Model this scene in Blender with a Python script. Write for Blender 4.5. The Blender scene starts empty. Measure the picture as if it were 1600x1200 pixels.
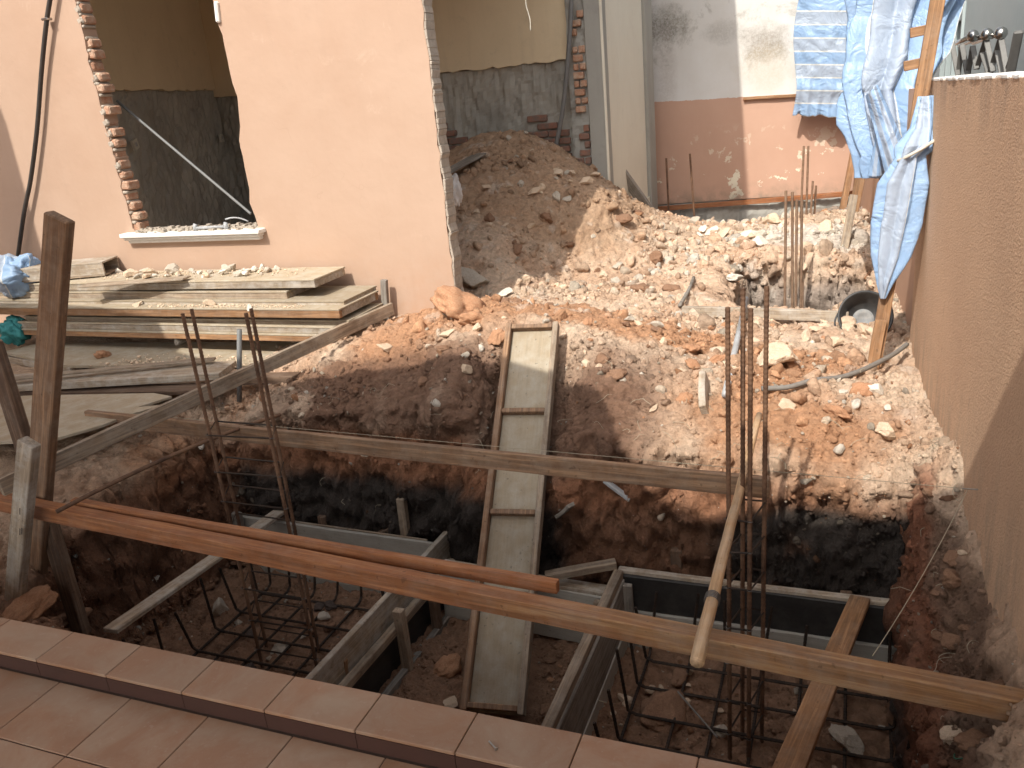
import bpy, math, random
import numpy as np
from mathutils import Vector, Matrix, Quaternion
from mathutils.bvhtree import BVHTree

R = random.Random(7)
SC = bpy.context.scene
COL = SC.collection

# ------------------------------------------------------------------ camera
EYE = 1.587                      # metres above the tiled step
FPX = 1301.9                     # focal length in photo pixels (1600 wide)
CAMR = np.array([[0.92996291, -0.03907776, 0.36557068],
                 [0.35659921, 0.33786604, -0.87102442],
                 [-0.08947623, 0.94038262, 0.32813799]])
cd = bpy.data.cameras.new('camera'); cam = bpy.data.objects.new('camera', cd); COL.objects.link(cam)
cd.sensor_fit = 'HORIZONTAL'; cd.sensor_width = 36; cd.lens = FPX / 1600 * 36
cd.clip_start = .05; cd.clip_end = 500
M = Matrix([list(CAMR[i]) for i in range(3)]).to_4x4(); M.translation = (0, 0, EYE)
cam.matrix_world = M
SC.camera = cam

# ------------------------------------------------------------------ light
SUN = Vector((.167, 1.0, -1.11)).normalized()       # the way the light travels
w = bpy.data.worlds.new('World'); SC.world = w; w.use_nodes = True
nt = w.node_tree
sky = nt.nodes.new('ShaderNodeTexSky'); sky.sky_type = 'NISHITA'; sky.sun_disc = False
sky.sun_elevation = math.asin(-SUN.z); sky.sun_rotation = math.atan2(-SUN.x, -SUN.y)
sky.air_density = 1.0; sky.dust_density = 4.0; sky.ozone_density = 1.0
nt.nodes['Background'].inputs['Strength'].default_value = .15
hz = nt.nodes.new('ShaderNodeHueSaturation'); hz.inputs['Saturation'].default_value = .28      # a hazy tropical sky
nt.links.new(sky.outputs[0], hz.inputs['Color']); nt.links.new(hz.outputs[0], nt.nodes['Background'].inputs[0])
sd = bpy.data.lights.new('sun', 'SUN'); sd.energy = 3.1; sd.angle = math.radians(.55); sd.color = (1, .95, .86)
so = bpy.data.objects.new('sun', sd); COL.objects.link(so)
so.rotation_euler = SUN.to_track_quat('-Z', 'Y').to_euler(); so.location = (0, -5, 12)
SC.view_settings.view_transform = 'Standard'; SC.view_settings.look = 'None'
SC.view_settings.exposure = .63; SC.view_settings.gamma = 1
try: SC.view_settings.use_curve_mapping = False
except Exception: pass
SC.cycles.max_bounces = 7; SC.cycles.diffuse_bounces = 4; SC.cycles.glossy_bounces = 3

# ------------------------------------------------------------------ survey helper: photo sight line -> point on a real plane
def S(px, py, x=None, y=None, z=None, wall=None):
    r = CAMR @ np.array([px - 800.0, -(py - 600.0), -FPX])
    if z is not None: t = (z - EYE) / r[2]
    elif y is not None: t = y / r[1]
    elif x is not None: t = x / r[0]
    else:
        n, p = wall
        t = (p - np.array([0, 0, EYE])) @ n / (r @ n)
    return Vector((0, 0, EYE)) + Vector(r * t)
BW = (np.array([1, .051, 0]), np.array([.522, 2.32, 0]))           # boundary wall plane
def bwx(y): return .522 - .051 * (y - 2.32)
FW = (np.array([-.2, 1, 0]), np.array([-2.38, 10.85, 0]))          # far wall plane
def fwy(x): return 10.85 + .2 * (x + 2.38)

# ------------------------------------------------------------------ noise (numpy)
def _h(ix, iy, iz, s=0):
    n = (ix * 374761393 + iy * 668265263 + iz * 2147483647 + s * 1274126177) & 0xFFFFFFFF
    n = ((n ^ (n >> 13)) * 1274126177) & 0xFFFFFFFF
    n = ((n ^ (n >> 16)) * 2246822519) & 0xFFFFFFFF
    return ((n ^ (n >> 15)) & 0xFFFFFF) / float(0xFFFFFF)
def vnoise(p, s=0):
    i = np.floor(p).astype(np.int64); f = p - i; f = f * f * f * (f * (f * 6 - 15) + 10)
    o = 0
    for a in (0, 1):
        wx = f[:, 0] if a else 1 - f[:, 0]
        for b in (0, 1):
            wy = f[:, 1] if b else 1 - f[:, 1]
            for c in (0, 1):
                wz = f[:, 2] if c else 1 - f[:, 2]
                o = o + wx * wy * wz * _h(i[:, 0] + a, i[:, 1] + b, i[:, 2] + c, s)
    return o * 2 - 1
def fbm(p, sc, oc=4, s=0, g=.5):
    o = 0; a = 1; t = 0
    for k in range(oc):
        o = o + a * vnoise(p * sc, s + k * 17); t += a; a *= g; sc *= 2.03
    return o / t
def clods(p, size, s=0):
    """rounded lumps: 0 between lumps .. 1 on top of one"""
    q = p / size; i = np.floor(q).astype(np.int64)
    d1 = np.full(len(p), 9.0); idv = np.zeros(len(p))
    for a in (-1, 0, 1):
        for b in (-1, 0, 1):
            for c in (-1, 0, 1):
                ci = i + np.array([a, b, c])
                fx = ci[:, 0] + _h(ci[:, 0], ci[:, 1], ci[:, 2], s + 1)
                fy = ci[:, 1] + _h(ci[:, 0], ci[:, 1], ci[:, 2], s + 2)
                fz = ci[:, 2] + _h(ci[:, 0], ci[:, 1], ci[:, 2], s + 3)
                r = .45 + .55 * _h(ci[:, 0], ci[:, 1], ci[:, 2], s + 4)
                d = ((q[:, 0] - fx) ** 2 + (q[:, 1] - fy) ** 2 + (q[:, 2] - fz) ** 2) / (r * r)
                m = d < d1
                d1 = np.where(m, d, d1); idv = np.where(m, r, idv)
    return np.sqrt(np.clip(1 - d1, 0, 1)) * idv
def sst(a, b, x):
    t = np.clip((x - a) / (b - a), 0, 1); return t * t * (3 - 2 * t)

# ------------------------------------------------------------------ materials
MATS = {}
def newmat(name):
    m = bpy.data.materials.new(name); m.use_nodes = True
    n = m.node_tree.nodes; b = n['Principled BSDF']
    return m, m.node_tree, b
class NG:
    def __init__(s, t): s.t = t
    def n(s, ty, **k):
        o = s.t.nodes.new(ty)
        for a, v in k.items():
            if a in o.inputs: o.inputs[a].default_value = v
            else: setattr(o, a, v)
        return o
    def l(s, a, b): s.t.links.new(a, b)
    def noise(s, vec, scale, detail=5, rough=.6, dist=0):
        o = s.n('ShaderNodeTexNoise'); o.inputs['Scale'].default_value = scale; o.inputs['Detail'].default_value = detail
        o.inputs['Roughness'].default_value = rough; o.inputs['Distortion'].default_value = dist
        if vec is not None: s.l(vec, o.inputs['Vector'])
        return o.outputs['Fac']
    def ramp(s, fac, stops):
        o = s.n('ShaderNodeValToRGB'); e = o.color_ramp.elements
        while len(e) < len(stops): e.new(.5)
        for i, (p, c) in enumerate(stops):
            e[i].position = p; e[i].color = (*c, 1) if len(c) == 3 else c
        s.l(fac, o.inputs[0]); return o.outputs[0]
    def mix(s, fac, a, b, mode='MIX'):
        o = s.n('ShaderNodeMix', data_type='RGBA', blend_type=mode)
        for i, v in ((0, fac), (6, a), (7, b)):
            if isinstance(v, (int, float)): o.inputs[i].default_value = v
            elif isinstance(v, tuple): o.inputs[i].default_value = (*v, 1)
            else: s.l(v, o.inputs[i])
        return o.outputs[2]
    def math(s, op, a, b=0.0, c=0.0):
        o = s.n('ShaderNodeMath', operation=op)
        for i, v in enumerate((a, b, c)):
            if isinstance(v, (int, float)): o.inputs[i].default_value = v
            else: s.l(v, o.inputs[i])
        return o.outputs[0]
    def bump(s, h, strength, dist, b, prev=None):
        o = s.n('ShaderNodeBump'); o.inputs['Strength'].default_value = strength; o.inputs['Distance'].default_value = dist
        s.l(h, o.inputs['Height'])
        if prev is not None: s.l(prev, o.inputs['Normal'])
        if b is not None: s.l(o.outputs[0], b.inputs['Normal'])
        return o.outputs[0]
    def ocoord(s, scale=(1, 1, 1), rnd=True, world=False):
        if world:
            v = s.n('ShaderNodeNewGeometry').outputs['Position']
        else:
            v = s.n('ShaderNodeTexCoord').outputs['Object']
        if rnd:
            oi = s.n('ShaderNodeObjectInfo').outputs['Random']
            a = s.n('ShaderNodeVectorMath', operation='ADD'); s.l(v, a.inputs[0])
            mm = s.math('MULTIPLY', oi, 37.0); s.l(mm, a.inputs[1]); v = a.outputs[0]
        if scale != (1, 1, 1):
            a = s.n('ShaderNodeVectorMath', operation='MULTIPLY'); s.l(v, a.inputs[0]); a.inputs[1].default_value = scale; v = a.outputs[0]
        return v

def wood(name, c1, c2, dust=(.5, .45, .37), dusty=.25, stain=(.05, .035, .025), stained=.3, rough=.8, grain=1.0):
    m, t, b = newmat(name); g = NG(t)
    v = g.ocoord(); vg = g.ocoord((1.2, 26, 26))
    gr = g.noise(vg, 2.2, 6, .65, .6)
    col = g.ramp(gr, [(.36, tuple(x * (1 - .28 * grain) for x in c1)), (.50, c1), (.64, tuple(x * 1.08 for x in (c2 if grain > .5 else c1)))])
    fine = g.noise(g.ocoord((4, 160, 160)), 1, 3)
    col = g.mix(g.math('MULTIPLY', g.math('SUBTRACT', fine, .35), .95 * grain), col, tuple(x * .4 for x in c1))
    st = g.ramp(g.noise(v, 5, 5, .65), [(.52, (0, 0, 0)), (.72, (1, 1, 1))])
    col = g.mix(g.math('MULTIPLY', st, stained), col, stain)
    du = g.ramp(g.noise(v, 9, 7, .75), [(.42, (0, 0, 0)), (.68, (1, 1, 1))])
    col = g.mix(g.math('MULTIPLY', du, dusty), col, dust)
    sp = g.ramp(g.noise(v, 46, 2, .5), [(.68, (0, 0, 0)), (.74, (1, 1, 1))])
    col = g.mix(g.math('MULTIPLY', sp, .5), col, tuple(x * .3 for x in c1))
    oi = g.n('ShaderNodeObjectInfo').outputs['Random']
    hsv = g.n('ShaderNodeHueSaturation'); g.l(col, hsv.inputs['Color']); g.l(g.math('MULTIPLY_ADD', oi, .3, .85), hsv.inputs['Value'])
    g.l(hsv.outputs[0], b.inputs['Base Color']); b.inputs['Roughness'].default_value = rough
    h = g.math('ADD', g.math('MULTIPLY', gr, .6), g.math('MULTIPLY', fine, .35))
    p = g.bump(h, .5, .004, None); g.bump(g.noise(v, 30, 4), .3, .004, b, p)
    return m
def front_wood():
    a = M_ORANGE.copy(); t = a.node_tree; a.name = 'raw_two_tone_timber'; g = NG(t)
    b = t.nodes['Principled BSDF']; src = b.inputs['Base Color'].links[0].from_socket
    v = g.ocoord(rnd=False); sx = g.n('ShaderNodeSeparateXYZ'); g.l(v, sx.inputs[0])
    f = g.math('ADD', sx.outputs[0], g.math('MULTIPLY', g.math('SUBTRACT', g.noise(g.ocoord((1, 14, 14), rnd=False), 1.5, 5, .6), .5), 1.6))
    mr = g.n('ShaderNodeMapRange'); g.l(f, mr.inputs[0]); mr.inputs[1].default_value = .45; mr.inputs[2].default_value = 1.5
    hs = g.n('ShaderNodeMix', data_type='RGBA', blend_type='MULTIPLY'); hs.inputs[0].default_value = 1; g.l(src, hs.inputs[6]); hs.inputs[7].default_value = (.95, 1.28, 1.5, 1)
    g.l(g.mix(mr.outputs[0], src, hs.outputs[2]), b.inputs['Base Color']); return a
M_ORANGE = wood('raw_orange_timber', (.33, .12, .042), (.43, .18, .068), dusty=.12, stained=.12, rough=.72)
M_FRONT = front_wood()
M_BROWNB = wood('raw_tan_timber', (.29, .15, .068), (.40, .215, .10), dusty=.15, stained=.25)
M_WEATH = wood('weathered_timber', (.26, .19, .13), (.40, .30, .205), dusty=.4, stained=.3)
M_DARKW = wood('dark_damp_timber', (.13, .075, .045), (.21, .13, .08), dusty=.12, stained=.4)
M_REDW = wood('red_brown_timber', (.22, .122, .066), (.335, .195, .105), dusty=.18, stained=.2)
M_PALE = wood('cement_dusted_timber', (.33, .255, .18), (.46, .365, .26), dust=(.52, .485, .43), dusty=.75, stained=.5, stain=(.2, .13, .08))
M_PLY = wood('plywood_face', (.35, .28, .19), (.43, .35, .25), dust=(.48, .45, .385), dusty=.5, stained=.28, stain=(.25, .17, .1), grain=.25)
M_PLYG = wood('grey_plywood_face', (.34, .315, .27), (.42, .39, .34), dust=(.42, .40, .36), dusty=.5, stained=.35, stain=(.11, .085, .06), grain=.25)
M_BLACKPLY = wood('black_film_plywood', (.018, .017, .016), (.03, .028, .026), dust=(.12, .11, .10), dusty=.22, stained=.1, rough=.55, grain=.25)
M_BAMBOO = wood('peeled_pole_wood', (.42, .26, .135), (.55, .36, .20), dusty=.3, stained=.25, rough=.6)
M_GREYW = wood('grey_board_timber', (.20, .17, .14), (.30, .265, .22), dust=(.42, .40, .36), dusty=.35, stained=.3)

def simple(name, c, rough=.6, metal=0, var=.25, scale=14, bump=.2, c2=None, bscale=60, bd=.003):
    m, t, b = newmat(name); g = NG(t); v = g.ocoord()
    c2 = c2 or tuple(x * .6 for x in c)
    f = g.ramp(g.noise(v, scale, 6, .65), [(.35, (0, 0, 0)), (.7, (1, 1, 1))])
    col = g.mix(g.math('MULTIPLY', f, min(1, var * 2)), c, c2)
    g.l(col, b.inputs['Base Color']); b.inputs['Roughness'].default_value = rough; b.inputs['Metallic'].default_value = metal
    if bump: g.bump(g.noise(v, bscale, 5), bump, bd, b)
    return m
M_REBAR = simple('rusty_steel', (.085, .045, .027), .8, .15, .6, 9, .4, (.23, .125, .07), 120, .002)
M_REBARD = simple('dark_steel', (.03, .024, .02), .6, .5, .4, 30, .4, (.075, .045, .03), 120, .002)
M_REBARL = simple('dusty_steel', (.26, .17, .11), .85, .1, .45, 25, .4, (.14, .075, .045), 120, .002)
M_WIRE = simple('tie_wire', (.16, .15, .14), .5, .7, .2)
M_STRING = simple('string', (.42, .36, .26), .9, 0, .2)
M_PVC = simple('grey_plastic_pipe', (.42, .43, .44), .5, 0, .45, 10, .1, (.22, .21, .2))
M_BLACKP = simple('black_rubber_pipe', (.025, .022, .02), .6, 0, .4, 14, .1, (.06, .045, .035))
M_CONDUIT = simple('grey_conduit', (.17, .17, .165), .6, 0, .3, 10, .1)
M_WHITE = simple('white_plaster_trim', (.78, .76, .72), .7, 0, .18, 16, .25, (.55, .50, .44), 90)
M_CABLE = simple('dusty_grey_cable', (.20, .185, .165), .8, 0, .45, 20, .3, (.16, .14, .12))
M_SOCKET = simple('socket_plastic', (.55, .52, .44), .5, 0, .25, 20, 0)
M_STEEL = simple('stainless_steel', (.52, .51, .49), .25, 1, .15, 10, 0)
M_GATE = simple('grey_gate_lattice', (.15, .145, .135), .6, .15, .3, 20, 0)
M_BRICK = simple('clay_brick', (.40, .19, .11), .92, 0, .6, 18, .8, (.50, .38, .28), 60, .012)
M_BRICKD = simple('dull_brick', (.29, .135, .088), .95, 0, .5, 20, .6, (.16, .13, .11), 80, .006)
M_MORTAR = simple('mortar', (.44, .38, .31), .95, 0, .4, 24, .7, (.30, .25, .2), 60, .008)
M_RUBBER = simple('black_basin_rubber', (.022, .023, .024), .45, 0, .3, 14, .1, (.07, .065, .06))
M_BASIN = simple('dusty_basin_floor', (.17, .18, .19), .7, 0, .4, 24, .2, (.33, .31, .28))
M_NAIL = simple('steel_nail', (.45, .43, .4), .4, .9, .2)
M_GREENW = simple('green_wire', (.05, .16, .10), .5, 0, .2)
M_ROOF = simple('roof_slab_concrete', (.42, .40, .37), .9)
M_GLASS = simple('dark_window_glass', (.03, .05, .055), .08, 0, .1, 3, 0)
M_ALU = simple('window_frame_aluminium', (.42, .48, .48), .45, .2, .1, 8, 0)
M_PAPER = simple('crumpled_white_sheet', (.66, .65, .64), .7, 0, .25, 9, .3, (.42, .40, .38))
M_MARK = simple('pencil_mark', (.05, .04, .035), .9, 0, .1, 9, 0)

def paint(name, c, c2, stain, edge=None, bump=.25, bscale=40, streak=0, splash=0):
    m, t, b = newmat(name); g = NG(t); v = g.ocoord(rnd=False, world=True)
    col = g.mix(g.ramp(g.noise(v, 1.1, 6, .6, .4), [(.35, (0, 0, 0)), (.7, (1, 1, 1))]), c, c2)
    sp = g.ramp(g.noise(v, 6, 8, .72), [(.57, (0, 0, 0)), (.75, (1, 1, 1))])
    col = g.mix(g.math('MULTIPLY', sp, .35), col, stain)
    vz = g.n('ShaderNodeVectorMath', operation='MULTIPLY'); g.l(v, vz.inputs[0]); vz.inputs[1].default_value = (9, 9, .7)
    sk = g.ramp(g.noise(vz.outputs[0], 1.6, 5, .6), [(.55, (0, 0, 0)), (.8, (1, 1, 1))])
    col = g.mix(g.math('MULTIPLY', sk, .12 + streak), col, tuple(x * .8 for x in stain))
    pit = g.ramp(g.noise(v, 75, 2, .5), [(.72, (0, 0, 0)), (.77, (1, 1, 1))])
    col = g.mix(g.math('MULTIPLY', pit, .3), col, tuple(x * .5 for x in stain))
    if splash:                                                       # earth splashed on the foot of the wall, scuffs and hairline cracks
        sz = g.n('ShaderNodeSeparateXYZ'); g.l(v, sz.inputs[0])
        mr = g.n('ShaderNodeMapRange'); g.l(sz.outputs[2], mr.inputs[0]); mr.inputs[1].default_value = .75; mr.inputs[2].default_value = .1
        dd = g.math('MULTIPLY', mr.outputs[0], g.ramp(g.noise(v, 5, 8, .75), [(.42, (0, 0, 0)), (.66, (1, 1, 1))]))
        col = g.mix(g.math('MULTIPLY', dd, splash), col, (.42, .23, .13))
        sc_ = g.ramp(g.noise(v, 2.3, 9, .8, .8), [(.60, (0, 0, 0)), (.66, (1, 1, 1))])
        col = g.mix(g.math('MULTIPLY', sc_, .22), col, (.56, .42, .32))
        vo = g.n('ShaderNodeTexVoronoi', feature='DISTANCE_TO_EDGE'); vo.inputs['Scale'].default_value = 1.1
        wv = g.n('ShaderNodeVectorMath', operation='ADD'); nn = g.n('ShaderNodeTexNoise'); nn.inputs['Scale'].default_value = 3; g.l(v, nn.inputs['Vector']); g.l(v, wv.inputs[0]); g.l(nn.outputs['Color'], wv.inputs[1]); g.l(wv.outputs[0], vo.inputs['Vector'])
        ck = g.math('MULTIPLY', g.math('LESS_THAN', vo.outputs['Distance'], .0035), g.ramp(g.noise(v, .9, 3), [(.5, (0, 0, 0)), (.62, (1, 1, 1))]))
        col = g.mix(g.math('MULTIPLY', ck, .1), col, (.25, .15, .10))
    g.l(col, b.inputs['Base Color']); b.inputs['Roughness'].default_value = .88
    p = g.bump(g.noise(v, bscale, 5, .6), bump, .004, None)
    g.bump(g.noise(v, 3.5, 3), .25, .03, b, p)
    return m
M_PEACH = paint('peach_wall_paint', (.445, .308, .225), (.405, .268, .188), (.37, .26, .19), splash=.6)
M_BEIGE = paint('beige_inside_paint', (.75, .62, .42), (.69, .56, .37), (.42, .34, .23))
M_CREAM = paint('cream_panel_paint', (.72, .68, .57), (.67, .62, .51), (.5, .45, .36))
M_CONC = paint('grey_rough_concrete', (.36, .35, .31), (.28, .27, .245), (.17, .16, .14), bump=.6, bscale=22)

def far_paint():
    m, t, b = newmat('two_tone_far_paint'); g = NG(t); v = g.ocoord(rnd=False, world=True)
    sx = g.n('ShaderNodeSeparateXYZ'); g.l(v, sx.inputs[0])
    z = g.math('ADD', sx.outputs[2], g.math('MULTIPLY', sx.outputs[0], .035))
    z = g.math('ADD', z, g.math('MULTIPLY', g.math('SUBTRACT', g.noise(v, 9, 5, .75), .5), .05))
    up = g.math('GREATER_THAN', z, 1.245)
    wn = g.noise(v, 1.2, 6, .65)
    white = g.mix(g.ramp(wn, [(.3, (0, 0, 0)), (.75, (1, 1, 1))]), (.66, .65, .63), (.58, .55, .50))
    mould = g.ramp(g.noise(v, 1.9, 9, .78, .3), [(.55, (0, 0, 0)), (.68, (1, 1, 1))])
    def spot(c, rx_, rz_):
        a = g.math('DIVIDE', g.math('SUBTRACT', sx.outputs[0], c.x), rx_); e = g.math('DIVIDE', g.math('SUBTRACT', sx.outputs[2], c.z), rz_)
        rr_ = g.math('ADD', g.math('ADD', g.math('MULTIPLY', a, a), g.math('MULTIPLY', e, e)), g.math('MULTIPLY', g.math('SUBTRACT', g.noise(v, 7, 8, .8), .5), 3.2))
        mr_ = g.n('ShaderNodeMapRange'); g.l(rr_, mr_.inputs[0]); mr_.inputs[1].default_value = 1.25; mr_.inputs[2].default_value = .15; return mr_.outputs[0]
    FWp = (np.array([-.2, 1, 0]), np.array([-2.4, fwy(-2.4), 0]))
    grain = g.ramp(g.noise(v, 45, 5, .8), [(.35, (.35, .35, .35)), (.6, (1, 1, 1))])
    for (px, py, rx_, rz_, st_, cc) in ((1035, 42, .30, .26, .85, (.16, .145, .115)), (1195, 68, .30, .24, .7, (.22, .18, .14)), (1200, 105, .34, .30, .35, (.45, .36, .22)), (1040, 110, .14, .5, .45, (.36, .31, .28)), (1130, 50, .25, .14, .5, (.30, .28, .25))):
        white = g.mix(g.math('MULTIPLY', g.math('MULTIPLY', spot(S(px, py, wall=FWp), rx_, rz_), st_), grain), white, cc)
    hi = g.math('MULTIPLY', mould, g.n('ShaderNodeMapRange').outputs[0])
    mr = hi.node.inputs[1].links[0].from_node; g.l(sx.outputs[2], mr.inputs[0])
    mr.inputs[1].default_value = 1.35; mr.inputs[2].default_value = 1.75
    white = g.mix(g.math('MULTIPLY', hi, .62), white, (.21, .19, .15))
    peach = g.mix(g.ramp(wn, [(.3, (0, 0, 0)), (.7, (1, 1, 1))]), (.53, .335, .245), (.48, .295, .21))
    fl = g.ramp(g.noise(v, 5.2, 8, .62, .2), [(.60, (0, 0, 0)), (.615, (1, 1, 1))])
    low = g.n('ShaderNodeMapRange'); g.l(sx.outputs[2], low.inputs[0]); low.inputs[1].default_value = 1.0; low.inputs[2].default_value = .35
    peach = g.mix(g.math('MULTIPLY', fl, low.outputs[0]), peach, (.72, .66, .52))
    dirt = g.n('ShaderNodeMapRange'); g.l(sx.outputs[2], dirt.inputs[0]); dirt.inputs[1].default_value = .28; dirt.inputs[2].default_value = .05
    dd = g.math('MULTIPLY', dirt.outputs[0], g.ramp(g.noise(v, 6, 6, .7), [(.4, (0, 0, 0)), (.65, (1, 1, 1))]))
    peach = g.mix(g.math('MULTIPLY', dd, .8), peach, (.24, .19, .14))
    col = g.mix(up, peach, white)
    g.l(col, b.inputs['Base Color']); b.inputs['Roughness'].default_value = .85
    g.bump(g.noise(v, 20, 5), .25, .006, b)
    return m
M_FAR = far_paint()

def render_wall():
    m, t, b = newmat('rough_brown_render'); g = NG(t); v = g.ocoord(rnd=False, world=True)
    col = g.mix(g.ramp(g.noise(v, 1.4, 7, .65), [(.35, (0, 0, 0)), (.7, (1, 1, 1))]), (.60, .39, .25), (.545, .345, .22))
    sp = g.ramp(g.noise(v, 60, 4, .7), [(.5, (0, 0, 0)), (.72, (1, 1, 1))])
    col = g.mix(g.math('MULTIPLY', sp, .28), col, (.30, .19, .12))
    sx = g.n('ShaderNodeSeparateXYZ'); g.l(v, sx.inputs[0])
    top = g.n('ShaderNodeMapRange'); g.l(sx.outputs[2], top.inputs[0]); top.inputs[1].default_value = 1.25; top.inputs[2].default_value = 1.5
    vs = g.n('ShaderNodeVectorMath', operation='MULTIPLY'); g.l(v, vs.inputs[0]); vs.inputs[1].default_value = (5, 5, 1.2)
    tk = g.math('MULTIPLY', top.outputs[0], g.ramp(g.noise(vs.outputs[0], 1.5, 7, .7), [(.4, (0, 0, 0)), (.7, (1, 1, 1))]))
    col = g.mix(g.math('MULTIPLY', tk, .7), col, (.12, .10, .085))
    lo = g.n('ShaderNodeMapRange'); g.l(sx.outputs[2], lo.inputs[0]); lo.inputs[1].default_value = .35; lo.inputs[2].default_value = -.1
    lk = g.math('MULTIPLY', lo.outputs[0], g.ramp(g.noise(vs.outputs[0], 2.2, 7, .7), [(.45, (0, 0, 0)), (.62, (1, 1, 1))]))
    col = g.mix(g.math('MULTIPLY', lk, .75), col, (.33, .25, .17))
    dr = g.ramp(g.noise(vs.outputs[0], 4.5, 4, .6), [(.68, (0, 0, 0)), (.72, (1, 1, 1))])
    col = g.mix(g.math('MULTIPLY', dr, .25), col, (.20, .13, .09))
    g.l(col, b.inputs['Base Color']); b.inputs['Roughness'].default_value = .95
    p = g.bump(g.noise(v, 110, 3, .6), 1.0, .010, None)
    g.bump(g.noise(v, 38, 3, .5), .35, .008, b, p)
    return m
M_RENDER = render_wall()

def tile_mat():
    m, t, b = newmat('terracotta_tile'); g = NG(t); v = g.ocoord()
    oi = g.n('ShaderNodeObjectInfo').outputs['Random']
    col = g.mix(g.ramp(g.noise(v, 6, 5, .6), [(.3, (0, 0, 0)), (.7, (1, 1, 1))]), (.335, .178, .10), (.275, .142, .078))
    du = g.ramp(g.noise(v, 4.5, 8, .72, .5), [(.42, (0, 0, 0)), (.66, (1, 1, 1))])
    col = g.mix(g.math('MULTIPLY', du, .6), col, (.40, .31, .225))
    sp = g.ramp(g.noise(v, 55, 3, .6), [(.62, (0, 0, 0)), (.72, (1, 1, 1))])
    col = g.mix(g.math('MULTIPLY', sp, .22), col, (.46, .36, .29))
    hs = g.n('ShaderNodeHueSaturation'); g.l(col, hs.inputs['Color']); g.l(g.math('MULTIPLY_ADD', oi, .24, .86), hs.inputs['Value'])
    g.l(hs.outputs[0], b.inputs['Base Color'])
    g.l(g.math('MULTIPLY_ADD', du, .3, .42), b.inputs['Roughness'])
    g.bump(g.noise(v, 35, 4), .12, .002, b)
    return m
M_TILE = tile_mat()
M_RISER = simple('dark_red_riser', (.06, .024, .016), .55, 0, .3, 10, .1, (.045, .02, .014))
M_GROUT = simple('tile_grout', (.10, .065, .05), .95, 0, .3, 40, .2)

def soil_mat(name='soil', attr=True, c=(.4, .3, .2), c2=None):
    k = 1.0 if attr else .09
    m, t, b = newmat(name); g = NG(t); v = g.ocoord(rnd=not attr, world=attr)
    if attr:
        a = g.n('ShaderNodeVertexColor'); a.layer_name = 'soil'; col = a.outputs[0]
    else:
        col = g.mix(g.ramp(g.noise(v, 11, 5, .65), [(.35, (0, 0, 0)), (.7, (1, 1, 1))]), c, c2 or tuple(x * .7 for x in c))
    f1 = g.noise(v, 26, 8, .72)
    hs = g.n('ShaderNodeHueSaturation'); g.l(col, hs.inputs['Color']); g.l(g.math('MULTIPLY_ADD', f1, 1.5, .25), hs.inputs['Value'])
    col = hs.outputs[0]
    sp = g.ramp(g.noise(v, 130, 3, .6), [(.66, (0, 0, 0)), (.72, (1, 1, 1))])
    col = g.mix(g.math('MULTIPLY', sp, .22), col, (.58, .5, .4))
    g.l(col, b.inputs['Base Color'])
    bwn = g.n('ShaderNodeRGBToBW'); g.l(col, bwn.inputs[0])
    mr = g.n('ShaderNodeMapRange'); g.l(bwn.outputs[0], mr.inputs[0]); mr.inputs[1].default_value = .02; mr.inputs[2].default_value = .11; mr.inputs[3].default_value = .5; mr.inputs[4].default_value = .97
    g.l(mr.outputs[0], b.inputs['Roughness'])
    if 'Specular IOR Level' in b.inputs: b.inputs['Specular IOR Level'].default_value = .3
    vo = g.n('ShaderNodeTexVoronoi'); vo.inputs['Scale'].default_value = 62; g.l(v, vo.inputs['Vector'])
    p = g.bump(g.math('SUBTRACT', 1.0, vo.outputs['Distance']), .5, .014 * k, None)
    p = g.bump(g.noise(v, 38 if attr else 5, 9, .8), 1.0, .022 if attr else .0035, None, p)
    g.bump(g.noise(v, 220 if attr else 18, 4, .7), .5, .004, b, p)
    return m
M_SOIL = soil_mat()
M_ROCK = {'cream': soil_mat('cream_rubble', False, (.66, .52, .385), (.56, .41, .28)),
          'white': soil_mat('pale_mortar_rubble', False, (.72, .66, .57), (.60, .53, .44)),
          'grey': soil_mat('grey_concrete_rubble', False, (.52, .46, .38), (.42, .355, .28)),
          'orange': soil_mat('orange_clay', False, (.40, .195, .105), (.47, .28, .165)),
          'brown': soil_mat('brown_clay', False, (.22, .12, .075), (.30, .18, .11)),
          'dark': soil_mat('dark_clay', False, (.10, .07, .055), (.07, .055, .05))}

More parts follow.
